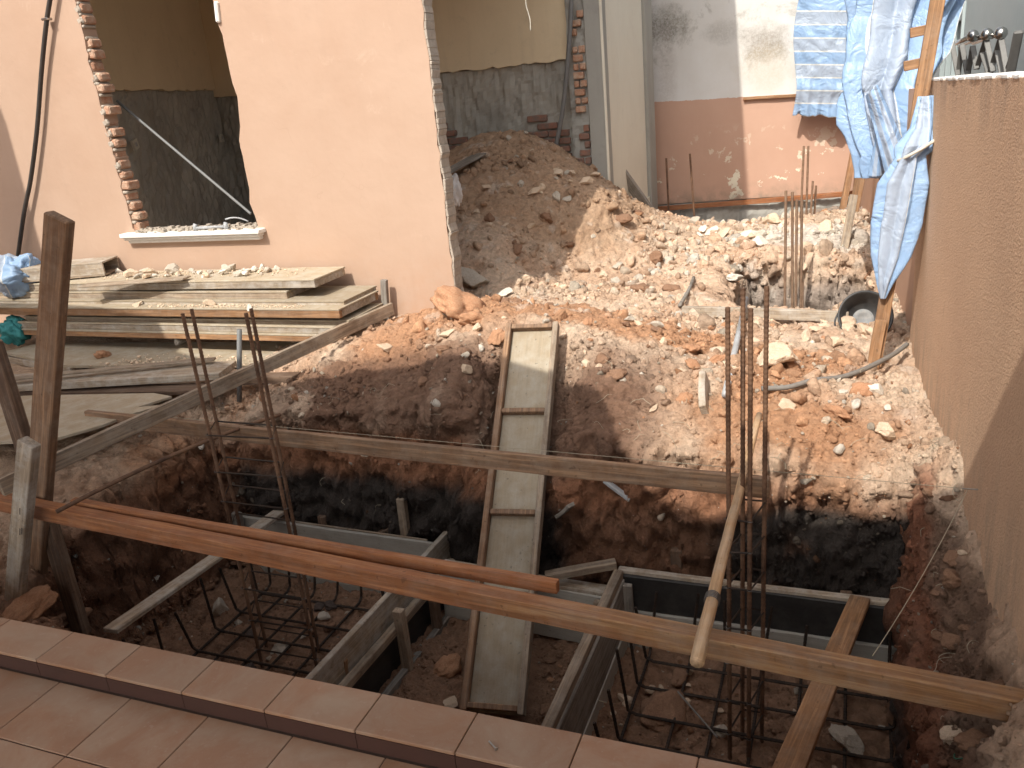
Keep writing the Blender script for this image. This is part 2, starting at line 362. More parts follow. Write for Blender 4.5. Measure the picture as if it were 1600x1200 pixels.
def tarp_mat(name, stripes, along, lw):
    m, t, b = newmat(name); g = NG(t)
    uv = g.n('ShaderNodeTexCoord').outputs['UV']; su = g.n('ShaderNodeSeparateXYZ'); g.l(uv, su.inputs[0])
    v = g.ocoord(rnd=False)
    u = su.outputs[along]
    x = g.math('MULTIPLY', u, stripes)
    ph = g.math('FRACT', x)
    k = g.math('GREATER_THAN', g.math('FRACT', g.math('MULTIPLY', x, .5)), .5)
    col = g.mix(k, (.29, .47, .72), (.42, .50, .62))
    we = g.noise(v, 160, 2, .5)
    col = g.mix(g.math('MULTIPLY', we, .3), col, (.60, .67, .76))
    line = g.math('LESS_THAN', g.math('MINIMUM', ph, g.math('SUBTRACT', 1.0, ph)), lw)
    col = g.mix(line, col, (.78, .78, .74))
    du = g.ramp(g.noise(v, 6, 6, .7), [(.45, (0, 0, 0)), (.75, (1, 1, 1))])
    col = g.mix(g.math('MULTIPLY', du, .28), col, (.62, .68, .75))
    g.l(col, b.inputs['Base Color']); b.inputs['Roughness'].default_value = .4
    tr = g.n('ShaderNodeBsdfTranslucent'); g.l(col, tr.inputs[0]); mx = g.n('ShaderNodeMixShader'); mx.inputs[0].default_value = .3
    g.l(b.outputs[0], mx.inputs[1]); g.l(tr.outputs[0], mx.inputs[2])
    g.l(mx.outputs[0], t.nodes['Material Output'].inputs[0])
    cr = g.math('ABSOLUTE', g.math('SUBTRACT', g.noise(v, 4.5, 3, .55, 1.2), .5))
    p = g.bump(cr, 1.0, .035, None)
    p = g.bump(g.math('ABSOLUTE', g.math('SUBTRACT', g.noise(v, 14, 3, .6, .8), .5)), .6, .010, None, p)
    g.bump(we, .3, .003, b, p)
    return m
M_TARP = tarp_mat('blue_striped_tarp', 12.0, 1, .05)
M_TARP2 = tarp_mat('blue_woven_tarp', 5.0, 0, .014)
M_TEAL = simple('teal_net', (.05, .30, .30), .6, 0, .4, 18, .6, (.02, .16, .17), 40, .02)

# ------------------------------------------------------------------ mesh building
class MB:
    def __init__(s): s.v = []; s.f = []; s.uv = None
    def add(s, v, f):
        o = len(s.v); s.v.extend([tuple(p) for p in v]); s.f.extend([tuple(i + o for i in q) for q in f]); return s
    def box(s, a, b, M=None, bev=0.0):
        x0, y0, z0 = a; x1, y1, z1 = b
        if bev <= 0:
            v = [(x, y, z) for z in (z0, z1) for y in (y0, y1) for x in (x0, x1)]
            f = [(0, 2, 3, 1), (4, 5, 7, 6), (0, 1, 5, 4), (2, 6, 7, 3), (0, 4, 6, 2), (1, 3, 7, 5)]
        else:
            return s.beam(Vector((x0, (y0 + y1) / 2, (z0 + z1) / 2)), Vector((x1, (y0 + y1) / 2, (z0 + z1) / 2)), abs(y1 - y0), abs(z1 - z0), bev=bev, seg=1)
        if M is not None: v = [M @ Vector(p) for p in v]
        return s.add(v, f)
    def beam(s, p0, p1, w, t, up=(0, 0, 1), bev=.003, seg=1, warp=0, rng=R, M=None):
        p0 = Vector(p0); p1 = Vector(p1); L = (p1 - p0).normalized()
        sd_ = Vector(up).cross(L)
        if sd_.length < 1e-5: sd_ = Vector((1, 0, 0)).cross(L)
        sd_.normalize(); u = L.cross(sd_)
        bev = min(bev, w * .3, t * .3)
        a, c = w / 2, t / 2
        prof = [(-a + bev, -c), (a - bev, -c), (a, -c + bev), (a, c - bev), (a - bev, c), (-a + bev, c), (-a, c - bev), (-a, -c + bev)]
        v = []; f = []
        ln = (p1 - p0).length
        k1, k2 = rng.uniform(-1, 1), rng.uniform(-1, 1)
        rows = [(0, .0)] + [(i / seg, 1) for i in range(seg + 1)] + [(1, .0)]
        for r, (q, full) in enumerate(rows):
            cen = p0.lerp(p1, q) + (sd_ * k1 + u * k2) * warp * math.sin(q * math.pi)
            e = 0
            if full and r == 1: e = bev
            if full and r == len(rows) - 2: e = -bev
            sc_ = 1 if full else None
            for (x, y) in prof:
                if not full: x *= (1 - bev / a); y *= (1 - bev / c)
                j = rng.uniform(-.5, .5) * min(.002, t * .04) if warp else 0
                v.append(cen + L * e + sd_ * (x + j) + u * (y + j))
        n = 8
        for r in range(len(rows) - 1):
            for i in range(n):
                f.append((r * n + i, r * n + (i + 1) % n, (r + 1) * n + (i + 1) % n, (r + 1) * n + i))
        f.append(tuple(reversed(range(n)))); k = (len(rows) - 1) * n; f.append(tuple(range(k, k + n)))
        if M is not None: v = [M @ q for q in v]
        return s.add(v, f)
    def tube(s, path, r, n=8, ribs=0.0, cap=True):
        P = [Vector(p) for p in path]; v = []; f = []
        t0 = (P[1] - P[0]).normalized(); a = t0.orthogonal().normalized()
        rad = r if callable(r) else (lambda q: r)
        for i, p in enumerate(P):
            t = (P[min(i + 1, len(P) - 1)] - P[max(i - 1, 0)]).normalized()
            a = (a - t * a.dot(t)).normalized(); b_ = t.cross(a)
            rr = rad(i / (len(P) - 1)) * (1 + (ribs if i % 2 else 0))
            for k in range(n):
                an = 2 * math.pi * k / n; v.append(p + a * math.cos(an) * rr + b_ * math.sin(an) * rr)
        for i in range(len(P) - 1):
            for k in range(n): f.append((i * n + k, i * n + (k + 1) % n, (i + 1) * n + (k + 1) % n, (i + 1) * n + k))
        if cap:
            f.append(tuple(reversed(range(n)))); k = (len(P) - 1) * n; f.append(tuple(range(k, k + n)))
        return s.add(v, f)
    def grid(s, fn, nu, nv):
        v = []; f = []; uv = []
        for j in range(nv + 1):
            for i in range(nu + 1):
                v.append(fn(i / nu, j / nv)); uv.append((i / nu, j / nv))
        for j in range(nv):
            for i in range(nu):
                a = j * (nu + 1) + i; f.append((a, a + 1, a + nu + 2, a + nu + 1))
        s.uv = uv
        return s.add(v, f)
    def build(s, name, mat, parent=None, at=None, rot=None, smooth=False, label=None, cat=None, group=None, kind=None, vs=None):
        """at: world origin; vertices are given in world space unless rot is given (then in the local frame)"""
        Wm = Matrix.Translation(Vector(at)) if at is not None else Matrix.Identity(4)
        if at is None and parent is None and s.v:
            xs = list(zip(*s.v)); Wm = Matrix.Translation(((min(xs[0]) + max(xs[0])) / 2, (min(xs[1]) + max(xs[1])) / 2, min(xs[2])))
        if rot is not None: Wm = rot
        inv = Wm.inverted()
        vs_ = s.v if rot is not None else [inv @ Vector(p) for p in s.v]
        me = bpy.data.meshes.new(name); me.from_pydata([tuple(p) for p in vs_], [], s.f)
        if s.uv:
            L = me.uv_layers.new(name='UVMap')
            for p in me.polygons:
                for li in p.loop_indices: L.data[li].uv = s.uv[me.loops[li].vertex_index]
        if smooth: me.polygons.foreach_set('use_smooth', [True] * len(me.polygons))
        me.materials.append(mat); me.update()
        o = bpy.data.objects.new(name, me); COL.objects.link(o)
        put(o, Wm, parent); tag(o, label, cat, group, kind)
        return o
WM = {}
def put(o, Wm, parent=None):
    WM[o] = Wm.copy()
    if parent is not None:
        o.parent = parent; o.matrix_basis = WM[parent].inverted() @ Wm
    else: o.matrix_basis = Wm
def tag(o, label=None, cat=None, group=None, kind=None):
    if label: o['label'] = label
    if cat: o['category'] = cat
    if group: o['group'] = group
    if kind: o['kind'] = kind
    return o
def empty(name, at, label=None, cat=None, group=None, kind=None, rz=0):
    o = bpy.data.objects.new(name, None); COL.objects.link(o); o.empty_display_size = .1
    put(o, Matrix.Translation(Vector(at)) @ Matrix.Rotation(rz, 4, 'Z')); return tag(o, label, cat, group, kind)
def frame(p0, p1, up=(0, 0, 1)):
    p0 = Vector(p0); p1 = Vector(p1); L = (p1 - p0).normalized(); sd_ = Vector(up).cross(L)
    if sd_.length < 1e-5: sd_ = Vector((0, 1, 0))
    sd_.normalize(); u = L.cross(sd_)
    m = Matrix((L, sd_, u)).transposed().to_4x4(); m.translation = (p0 + p1) / 2; return m, (p1 - p0).length
def plank(name, p0, p1, w, t, mat, label=None, cat=None, up=(0, 0, 1), parent=None, group=None, warp=.004, bev=.003, seg=8, chip=0):
    """a sawn piece of timber between two points, grain along its length"""
    m, ln = frame(p0, p1, up)
    b = MB().beam((-ln / 2, 0, 0), (ln / 2, 0, 0), w, t, bev=bev, seg=seg, warp=warp)
    return b.build(name, mat, parent, rot=m, label=label, cat=cat, group=group)
def arc(p0, p1, sag, n=24, side=None):
    p0 = Vector(p0); p1 = Vector(p1); d = Vector(side) if side is not None else Vector((0, 0, -1))
    return [p0.lerp(p1, i / n) + d * sag * 4 * (i / n) * (1 - i / n) for i in range(n + 1)]
def spline(pts, n=10):
    P = [Vector(p) for p in pts]; P = [P[0] * 2 - P[1]] + P + [P[-1] * 2 - P[-2]]; o = []
    for i in range(1, len(P) - 2):
        for k in range(n):
            t = k / n; a, b, c, d = P[i - 1], P[i], P[i + 1], P[i + 2]
            o.append(.5 * ((2 * b) + (c - a) * t + (2 * a - 5 * b + 4 * c - d) * t * t + (3 * b - a - 3 * c + d) * t ** 3))
    o.append(P[-2]); return o

# ================================================================== GROUND
def axis(segs):
    o = []
    for a, b, st in segs:
        n = max(1, int(round((b - a) / st))); o.extend(list(a + (b - a) * np.arange(n) / n))
    o.append(segs[-1][1]); return np.array(o)
xs = axis([(-8.2, -5.2, .06), (-5.2, -4.1, .022), (-4.1, -3.35, .006), (-3.35, .24, .0105), (.24, .44, .0026), (.44, .62, .012)])
ys = axis([(1.62, 2.0, .02), (2.0, 3.46, .0125), (3.46, 3.90, .0028), (3.90, 5.0, .010), (5.0, 7.12, .017), (7.12, 7.5, .005), (7.5, 9, .028), (9, 12.2, .045)])
GX, GY = np.meshgrid(xs, ys)
X = GX.ravel(); Y = GY.ravel()
P2 = np.stack([X, Y, np.zeros_like(X)], 1)
ctrl = np.array([
    # left yard and wall foot
    (-8, 5, 0), (-8, 2, 0), (-6.3, 4.9, 0), (-6.3, 3, 0), (-5, 4.6, -.02), (-5, 3.2, -.06), (-4.4, 3.6, -.07), (-4.1, 3.3, -.09), (-4, 4.9, 0), (-3.5, 4.9, .06), (-3, 4.9, .13), (-2.65, 4.92, .2),
    (-4.35, 2.7, -.04), (-3.95, 2.5, -.28), (-4.6, 1.8, -.25), (-3.6, 1.95, -.6), (-3.1, 1.9, -.42), (-2.8, 1.75, -.42), (-6, 1.7, -.1), (-3.85, 3.1, -.2), (-3.6, 3.75, -.2), (-3.7, 4.25, -.03), (-3.2, 3.95, -.04),
    # mound in front of the house corner
    (-2.5, 3.75, -.06), (-2.5, 4.05, .06), (-2.55, 4.5, .2), (-2.3, 4.8, .27), (-1.95, 4.6, .30), (-1.67, 4.4, .27), (-1.3, 4.5, .22), (-1.8, 4.0, .18), (-1.4, 3.95, .12), (-2.1, 3.75, .0), (-1.6, 3.72, -.05),
    (-1.0, 4.2, .10), (-1.0, 3.75, -.06), (-.85, 4.9, .05), (-.8, 5.4, .0), (-.6, 3.72, -.1), (-.2, 3.72, -.12), (-.1, 4.1, .0), (0, 4.6, .0), (.2, 4.2, -.04), (.4, 4.3, -.09), (.4, 5.2, -.06), (.1, 5.4, -.04), (.3, 6, -.05), (-.4, 5.9, -.05), (-.8, 5.85, -.02),
    (-.4, 5.6, -.03), (-1.2, 5.6, .05), (-1.8, 5.4, .14), (-2.3, 5.3, .16), (.35, 3.75, -.12), (.47, 3.4, -.15), (.49, 3.06, -.26), (.5, 2.8, -.24), (.52, 2.5, -.17), (.53, 2.2, -.12), (.42, 2.3, -.36), (.42, 2.8, -.42), (.42, 3.2, -.33),
    # behind: heap in the open room
    (-2.2, 6.3, .06), (-1.8, 6.2, .08), (-1.5, 6.8, .06), (-2.216, 6.6, .18), (-2.1, 7.2, .66), (-2.55, 6.8, .60), (-2.9, 5.7, .25), (-2.5, 6.2, .36), (-2.9, 6.5, .60), (-3.4, 6.2, .5), (-2.6, 7.4, .92), (-3.1, 7.7, 1.17), (-3.3, 8.2, 1.15), (-2.85, 8.2, 1.08),
    (-2.4, 7.7, .83), (-2.08, 7.75, .62), (-1.8, 8.2, .32), (-1.55, 8.2, .16), (-1.55, 7.4, .2), (-1.2, 7.6, .1), (-3.9, 7.8, .95), (-4.5, 7.5, .4), (-4.5, 6, .1), (-6.5, 7, 0), (-5, 5.4, 0), (-2.9, 5.3, .12), (-2.2, 8.8, .4), (-1.9, 9.6, .1),
    (-1.15, 6.8, .08), (-.9, 7.6, .1), (-.4, 7.6, .10), (.1, 7.6, .06), (-.9, 8.6, .06), (-.3, 8.8, .10), (.1, 9, .08), (-1.3, 9.4, -.02), (-.4, 9.8, .0), (.1, 10, 0), (-1.6, 10.3, -.18), (-.9, 10.5, -.2), (0, 10.7, -.1), (-2, 11.8, -.2), (.2, 11.8, -.1), (.5, 7, 0), (.5, 9, 0)])
def rbf(cx, cz, qx, eps=.22):
    D = np.sqrt(((cx[:, None] - cx[None]) ** 2).sum(-1) + eps ** 2)
    n = len(cx); A = np.zeros((n + 1, n + 1)); A[:n, :n] = -D; A[:n, n] = 1; A[n, :n] = 1
    sol = np.linalg.solve(A + np.diag([-.01] * n + [0]), np.append(cz, 0))
    out = np.full(len(qx), sol[n])
    for i in range(n): out -= sol[i] * np.sqrt(((qx - cx[i]) ** 2).sum(1) + eps ** 2)
    return out
Hg = rbf(ctrl[:, :2], ctrl[:, 2], P2[:, :2])
Htop = Hg.copy()
n1 = fbm(P2, 1.7, 4, 3); n2 = fbm(P2, 4.5, 4, 9)
# foundation pit
yb = 3.72 + .09 * sst(-1.7, -2.0, X) + .035 * n1 + .025 * n2 - .2 * np.clip(-(X + 3.4), 0, .5)
xr = .385 + .02 * n1 + .02 * n2
xl = -3.05 - .72 * sst(1.85, 2.45, Y) + .06 * n1 + .05 * n2
FLOOR = -1.13
tb = sst(0, 1, (yb - Y) / (.13 + .04 * n2)); tr = sst(0, 1, (xr - X) / (.075 + .02 * n2)); tl = sst(0, 1, (X - xl) / (.17 + .05 * n1))
PIT = np.minimum(np.minimum(tb, tr), tl)
floor = FLOOR + .04 * n1 + .02 * n2
Hg = Hg * (1 - PIT) + floor * PIT
# the ramp panel lies on the slope: earth stays below it
rw0, rw1 = np.array([-1.436, 2.83, -1.10]), np.array([-1.63, 4.33, .27])
rt = ((X - rw0[0]) * (rw1 - rw0)[0] + (Y - rw0[1]) * (rw1 - rw0)[1]) / ((rw1 - rw0)[:2] ** 2).sum()
rz = rw0[2] + (rw1 - rw0)[2] * rt - .05
rdx = np.abs(X - (rw0[0] + (rw1 - rw0)[0] * rt))
rmask = sst(.42, .19, rdx) * sst(1.06, 1.0, rt) * sst(-.1, 0, rt)
Hg = np.where(Hg > rz, Hg * (1 - rmask) + rz * rmask, Hg)
# trench behind
t2 = np.minimum(np.minimum(sst(0, 1, (7.38 + .05 * n1 + .03 * n2 - Y) / .16), sst(0, 1, (Y - 5.98 + .05 * n2) / .25)),
                np.minimum(sst(0, 1, (X + .93 + .06 * n2) / .18), sst(0, 1, (.30 + .03 * n2 - X) / .12)))
Hg = Hg * (1 - t2) - .62 * t2
PT = np.stack([X, Y, Hg], 1)
# normals of the broad form
Zg = Hg.reshape(GX.shape)
dzx = np.gradient(Zg, xs, axis=1).ravel(); dzy = np.gradient(Zg, ys, axis=0).ravel()
nrm = np.stack([-dzx, -dzy, np.ones_like(X)], 1); nrm /= np.linalg.norm(nrm, axis=1)[:, None]
steep = 1 - nrm[:, 2]
yard = sst(-3.85, -4.2, X) * sst(5.0, 4.6, Y)                      # trodden yard
heap = sst(6.0, 6.8, Y) * sst(-1.2, -2.0, X)
rseat = sst(.24, .16, rdx) * rmask
rough = (1 - .75 * yard) * (1 - .6 * rseat)
disp = .035 * fbm(PT, 3.1, 5, 21) * rough
c1_ = clods(PT, .26, 31); c2_ = clods(PT, .12, 41); c3_ = clods(PT, .055, 51); c4_ = clods(PT, .028, 57)
msk = sst(-.15, .3, fbm(PT, 1.9, 3, 61))
near = sst(7.0, 4.5, Y)
disp += rough * (.040 * c1_ * (.35 + .65 * msk) + .040 * c2_ * (.55 + .45 * (1 - msk)) + .030 * c3_ + .018 * near * c4_) - .02 * rough
disp += rough * .010 * np.abs(fbm(PT, 14, 4, 71)) * (1 + 1.5 * steep)
wallm = sst(.35, .75, steep)
disp += wallm * 1.7 * (1 - .55 * sst(.2, .3, X)) * (.045 * fbm(PT, 5.5, 5, 81) + .035 * clods(PT, .10, 91) + .022 * clods(PT, .045, 95) - .03 * np.abs(fbm(PT * np.array([1, 1, .6]), 9, 4, 97)))
PTd = PT + nrm * disp[:, None]
PTd[:, 0] = np.minimum(PTd[:, 0], .64)
# colour of the earth itself: cream spoil, orange clay, brown clay, a layer of black clay in the cut
def C(*c): return np.array(c)
cream, ochre, orange, brown, black, white, pitb, greyc = C(.665, .495, .36), C(.585, .395, .27), C(.50, .275, .155), C(.20, .11, .07), C(.052, .041, .034), C(.70, .64, .56), C(.32, .185, .115), C(.29, .245, .21)
def lerp(a, b, t): return a * (1 - t[:, None]) + b * t[:, None]
na = fbm(PT, 1.3, 5, 101); nb = fbm(PT, 3.7, 5, 111); nc = fbm(PT, 9, 4, 121)
col = np.tile(cream, (len(X), 1))
col = lerp(col, np.tile(ochre, (len(X), 1)), sst(-.25, .25, nb))
def blob(x, y, rx, ry): return np.exp(-(((X - x) / rx) ** 2 + ((Y - y) / ry) ** 2))
og = np.clip(blob(-2.1, 4.85, .8, .35) + 1.2 * blob(-1.2, 4.8, .75, .32) + .7 * blob(.0, 3.85, .6, .22) + .8 * blob(-2.6, 4.3, .5, .4) + .55 * blob(-.1, 4.5, .4, .5) + .5 * blob(-.45, 4.1, .3, .4) + .75 * blob(-3.6, 3.5, .45, .6), 0, 1)
col = lerp(col, np.tile(orange, (len(X), 1)), sst(.25, .75, og + .35 * nb + .15 * nc))
bw_ = np.clip(sst(4.45, 4.05, Y + .25 * na) * sst(-.65, -1.0, X + .2 * nb) * sst(-3.3, -2.9, X), 0, 1)
col = lerp(col, np.tile(brown, (len(X), 1)), bw_ * sst(-.7, -.1, nb + .2) * .95)
hb = heap * sst(.1, .4, PT[:, 2] + .2 * nb)
col = lerp(col, np.tile(C(.44, .285, .18), (len(X), 1)), hb * .85)
wb = .8 * np.clip(blob(-.15, 7.9, .6, .5) + .9 * blob(-.5, 8.3, .6, .6) + .5 * blob(.35, 4.4, .2, .8), 0, 1)
col = lerp(col, np.tile(white, (len(X), 1)), sst(.3, .8, wb + .5 * nb) * .8)
col = lerp(col, np.tile(greyc, (len(X), 1)), sst(.1, .45, t2 + .25 * nb) * .85)
col = lerp(col, np.tile(greyc * .95, (len(X), 1)), sst(9.4, 10.1, Y) * .8)
yc = np.tile(C(.46, .32, .215), (len(X), 1)); col = lerp(col, yc, yard * .9)
sdg = sst(.28, .45, nc) * (1 - yard) * .3 * sst(4.3, 4.8, Y + .4 * sst(-1.0, -.6, X))
col = lerp(col, np.tile(white, (len(X), 1)), sdg)
# strata of the cut
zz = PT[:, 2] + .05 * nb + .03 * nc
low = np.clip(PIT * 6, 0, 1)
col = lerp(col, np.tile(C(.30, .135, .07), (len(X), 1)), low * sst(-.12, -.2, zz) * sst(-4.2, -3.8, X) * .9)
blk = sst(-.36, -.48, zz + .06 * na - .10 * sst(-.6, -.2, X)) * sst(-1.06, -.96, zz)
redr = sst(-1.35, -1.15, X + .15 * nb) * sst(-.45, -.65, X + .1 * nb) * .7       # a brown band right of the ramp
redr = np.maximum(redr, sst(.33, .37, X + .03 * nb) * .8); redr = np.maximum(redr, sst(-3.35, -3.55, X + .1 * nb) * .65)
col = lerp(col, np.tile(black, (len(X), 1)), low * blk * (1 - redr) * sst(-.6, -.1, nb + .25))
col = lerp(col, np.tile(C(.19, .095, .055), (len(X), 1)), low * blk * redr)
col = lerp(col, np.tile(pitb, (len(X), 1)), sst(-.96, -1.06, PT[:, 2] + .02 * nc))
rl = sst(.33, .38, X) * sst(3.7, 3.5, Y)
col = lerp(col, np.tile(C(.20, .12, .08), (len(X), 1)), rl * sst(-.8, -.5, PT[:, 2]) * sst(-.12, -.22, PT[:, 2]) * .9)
rust = np.exp(-((X - .37 - .02 * nb) / .035) ** 2) * sst(3.75, 3.5, Y) * sst(-.95, -.8, PT[:, 2])
col = lerp(col, np.tile(C(.25, .095, .05), (len(X), 1)), rust * .85)
fl_ = sst(-2.75, -3.1, X) * sst(2.6, 2.2, Y) * sst(-.8, -.6, PT[:, 2])
col = lerp(col, np.tile(C(.33, .17, .10), (len(X), 1)), fl_ * .8)
nyv, nxv = GX.shape
idx = np.arange(nxv * nyv).reshape(nyv, nxv)
quads = np.stack([idx[:-1, :-1], idx[:-1, 1:], idx[1:, 1:], idx[1:, :-1]], -1).reshape(-1, 4)
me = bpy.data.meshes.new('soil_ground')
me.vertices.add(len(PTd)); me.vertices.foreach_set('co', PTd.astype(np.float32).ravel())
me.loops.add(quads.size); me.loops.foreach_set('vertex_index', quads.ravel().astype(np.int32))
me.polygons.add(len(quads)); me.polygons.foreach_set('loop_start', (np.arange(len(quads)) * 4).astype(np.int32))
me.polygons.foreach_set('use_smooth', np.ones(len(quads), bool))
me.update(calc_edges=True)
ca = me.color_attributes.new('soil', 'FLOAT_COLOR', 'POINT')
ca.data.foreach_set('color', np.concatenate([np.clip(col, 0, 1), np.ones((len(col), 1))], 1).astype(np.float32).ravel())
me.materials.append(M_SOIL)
ground = bpy.data.objects.new('soil_ground', me); COL.objects.link(ground); ground['kind'] = 'structure'
BVH = BVHTree.FromPolygons([Vector(p) for p in PTd], [tuple(q) for q in quads])
def gz(x, y):
    h = BVH.ray_cast(Vector((x, y, 4)), Vector((0, 0, -1)))
    return h[0].z if h[0] is not None else 0.0
def gn(x, y):
    h = BVH.ray_cast(Vector((x, y, 4)), Vector((0, 0, -1)))
    return (h[0], h[1]) if h[0] is not None else (Vector((x, y, 0)), Vector((0, 0, 1)))
def SG(px, py):
    """where the sight line meets the earth"""
    r = Vector(CAMR @ np.array([px - 800.0, -(py - 600.0), -FPX])).normalized()
    h = BVH.ray_cast(Vector((0, 0, EYE)), r)
    return h[0] if h[0] is not None else S(px, py, z=0)
# the plain earth that goes on round the site
b = MB().box((-60, -60, -2.2), (60, 60, -1.6)); b.build('earth_ground', M_ROCK['brown'], kind='structure')

# ================================================================== PATIO
TW = .2999
def tiles(owner, x0, n, y0, y1, z, first_cut=None):
    proto = None
    for i in range(n):
        a = x0 + i * TW; g_ = .0016
        bb = MB().beam((a + g_, (y0 + y1) / 2, z - .006), (a + TW - g_, (y0 + y1) / 2, z - .006), abs(y1 - y0) - 2 * g_, .012, bev=.0018)
        bb.build('tile', M_TILE, owner, at=(a + TW / 2, (y0 + y1) / 2, z))
patio = empty('patio_floor', (0, .5, -.065), kind='structure')
MB().box((-4.5, -3.2, -.3), (2.5, 1.508, -.069)).build('bedding', M_GROUT, patio)
step = empty('tiled_step', (0, 1.57, -.065), kind='structure')
XJ = -2.387                                                        # a joint seen in the photo
tiles(step, XJ - 7 * TW, 18, 1.4975, 1.652, 0)
MB().box((-4.5, 1.508, -1.2), (2.5, 1.648, -.0125)).build('kerb_body', M_GROUT, step)
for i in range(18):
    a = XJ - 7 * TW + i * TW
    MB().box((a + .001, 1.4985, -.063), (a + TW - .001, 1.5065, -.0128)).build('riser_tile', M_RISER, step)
tiles(patio, XJ - 7 * TW + .09, 17, 1.249, 1.4945, -.065)
for j in range(4):
    tiles(patio, XJ - 7 * TW + .09, 17, 1.2475 - (j + 1) * .30, 1.2475 - j * .30, -.065)

# porch roof above and behind the viewer: its front edge throws the shade over the pit
b = MB()
out = [(-9, -2.2), (3.5, -2.2), (3.5, .80), (.3, .80), (-.2, .70), (-1.08, .60), (-1.32, .70), (-1.44, .98), (-1.56, 1.36), (-1.75, 1.52), (-2.2, 1.66), (-3.06, 1.58), (-3.6, 1.38), (-4.3, 1.66), (-4.85, 1.86), (-4.95, 2.08), (-5.97, 2.23), (-9, 2.3)]
n = len(out)
b.add([(x, y, 2.78) for x, y in out] + [(x, y, 2.9) for x, y in out], [tuple(reversed(range(n))), tuple(range(n, 2 * n))] + [(i, (i + 1) % n, n + (i + 1) % n, n + i) for i in range(n)])
b.build('porch_roof', M_ROOF, kind='structure')
MB().box((-6.95, 2.4, -.3), (-6.63, 4.0, 4.6)).build('unseen_shade_wall', M_PEACH, kind='structure')  # unseen wall, added to cast shade on the left end of the peach wall

# ================================================================== THE HOUSE BEING OPENED UP
house = empty('house', (-4.5, 6.5, 0), 'peach rendered house with a broken out window hole and an opened side', 'house')
FY = 5.0; TH = .13
WL, WR, WZ = -5.17, -3.955, .835                                    # window hole
HT = 3.3
rb = random.Random(11)
zs = [WZ + i * .0785 for i in range(int((HT - .05 - WZ) / .0785) + 1)]
def jag(seed, amp):
    r_ = random.Random(seed); return [r_.uniform(-amp, amp) for _ in range(200)]
def wall_poly(pts, y0, y1):
    """vertical slab from an outline in x,z"""
    b = MB(); n = len(pts)
    b.add([(x, y0, z) for x, z in pts] + [(x, y1, z) for x, z in pts], [tuple(range(n)), tuple(reversed(range(n, 2 * n)))] + [(i, n + i, n + (i + 1) % n, (i + 1) % n) for i in range(n)])
    return b
jl = jag(3, .012); jr = jag(4, .016)
# outline goes round: left part, sill part, right part kept as three slabs butted end to end
left_edge = [(S(120, 0, y=FY).x + (WL - 0 - S(120, 0, y=FY).x) * 0, 0)]
def lx(z): return -5.15 - .045 * math.sin((z - .8) * 1.1) 
def rx(z): return -3.97 - .10 * max(0, (z - 1.7)) * .5 + .03 * math.sin(z * 4)
LP = [(-8.2, -.4), (-5.14, -.4), (-5.14, WZ)]
z = WZ + .03; k = 0
while z < 2.75:
    LP.append((lx(z) + jl[k], z)); k += 1; z += rb.uniform(.03, .07)
LP += [(lx(2.75), 2.76), (-5.14, HT), (-8.2, HT)]
fw = wall_poly(LP, FY, FY + TH).build('front_wall', M_PEACH, house)
RP = [(-3.97, -.4), (-2.46, -.4)]
z = -.35; k = 0
je = jag(8, .008)
while z < HT - .05:
    RP.append((-2.452 + je[k], z)); k += 1; z += rb.uniform(.04, .1)
RP += [(-2.45, HT), (-4.05, HT)]
z = 2.75; k = 0
TMP = []
while z > WZ + .03:
    TMP.append((rx(z) + jr[k], z)); k += 1; z -= rb.uniform(.04, .10)
RP += TMP + [(-3.97, WZ)]
wall_poly(RP, FY, FY + TH).build('front_wall', M_PEACH, house)
wall_poly([(-5.14, -.4), (-3.97, -.4), (-3.97, WZ - .02), (-5.14, WZ - .02)], FY, FY + TH).build('front_wall', M_PEACH, house)
wall_poly([(-5.14, 2.76), (-4.05, 2.76), (-4.05, HT), (-5.14, HT)], FY + .001, FY + TH).build('front_wall', M_PEACH, house)
# unpainted plaster edge at the free end of the wall
b = MB(); z = -.2; k = 0
while z < HT:
    d = rb.uniform(.02, .06); b.beam((-2.447 + je[k % 180], FY + .065, z), (-2.447 + je[(k + 1) % 180], FY + .065, z + d), TH - .004 - rb.uniform(0, .01), rb.uniform(.008, .02), up=(1, 0, 0), bev=.003); z += d; k += 1
b.build('broken_edge', M_MORTAR, house)
# bricks and mortar exposed on the left side of the hole
zc = WZ + .005; k = 0
while zc < 2.72:
    hb_ = .062; jut = rb.uniform(-.03, .03) + (.012 if k % 2 else 0)
    x1 = lx(zc + .03) + .005
    bb = MB().beam((x1 - .05, FY + .070, zc + hb_ / 2), (x1 + .022 + jut, FY + .070, zc + hb_ / 2), TH - .014 + rb.uniform(-.012, .006), hb_ + rb.uniform(-.006, .004), bev=rb.uniform(.006, .014), seg=3, warp=.004, rng=rb)
    bb.build('brick', M_BRICK, fw, at=(x1, FY + .07, zc))
    zc += .0785; k += 1
zc = WZ + .068
while zc < 2.72:
    x1 = lx(zc) - .002
    MB().beam((x1 - .05, FY + .065, zc), (x1 + rb.uniform(.0, .034), FY + .065, zc + rb.uniform(-.004, .004)), TH - .012, .022, bev=.006, seg=3, warp=.006, rng=rb).build('mortar_joint', M_MORTAR, fw)
    if rb.random() < .6: MB().beam((x1 - .02, FY + .014, zc + .03), (x1 + rb.uniform(.01, .035), FY + .014, zc + .05), .035, .05, bev=.012, seg=3, warp=.006, rng=rb).build('mortar_lump', M_MORTAR, fw)
    zc += .0785

# broken plaster lip by the hole's top right
MB().beam(S(338, 2, y=FY - .006) , S(342, 36, y=FY - .006), .03, .04, up=(0, 1, 0), bev=.01).build('broken_edge', M_WHITE, house)
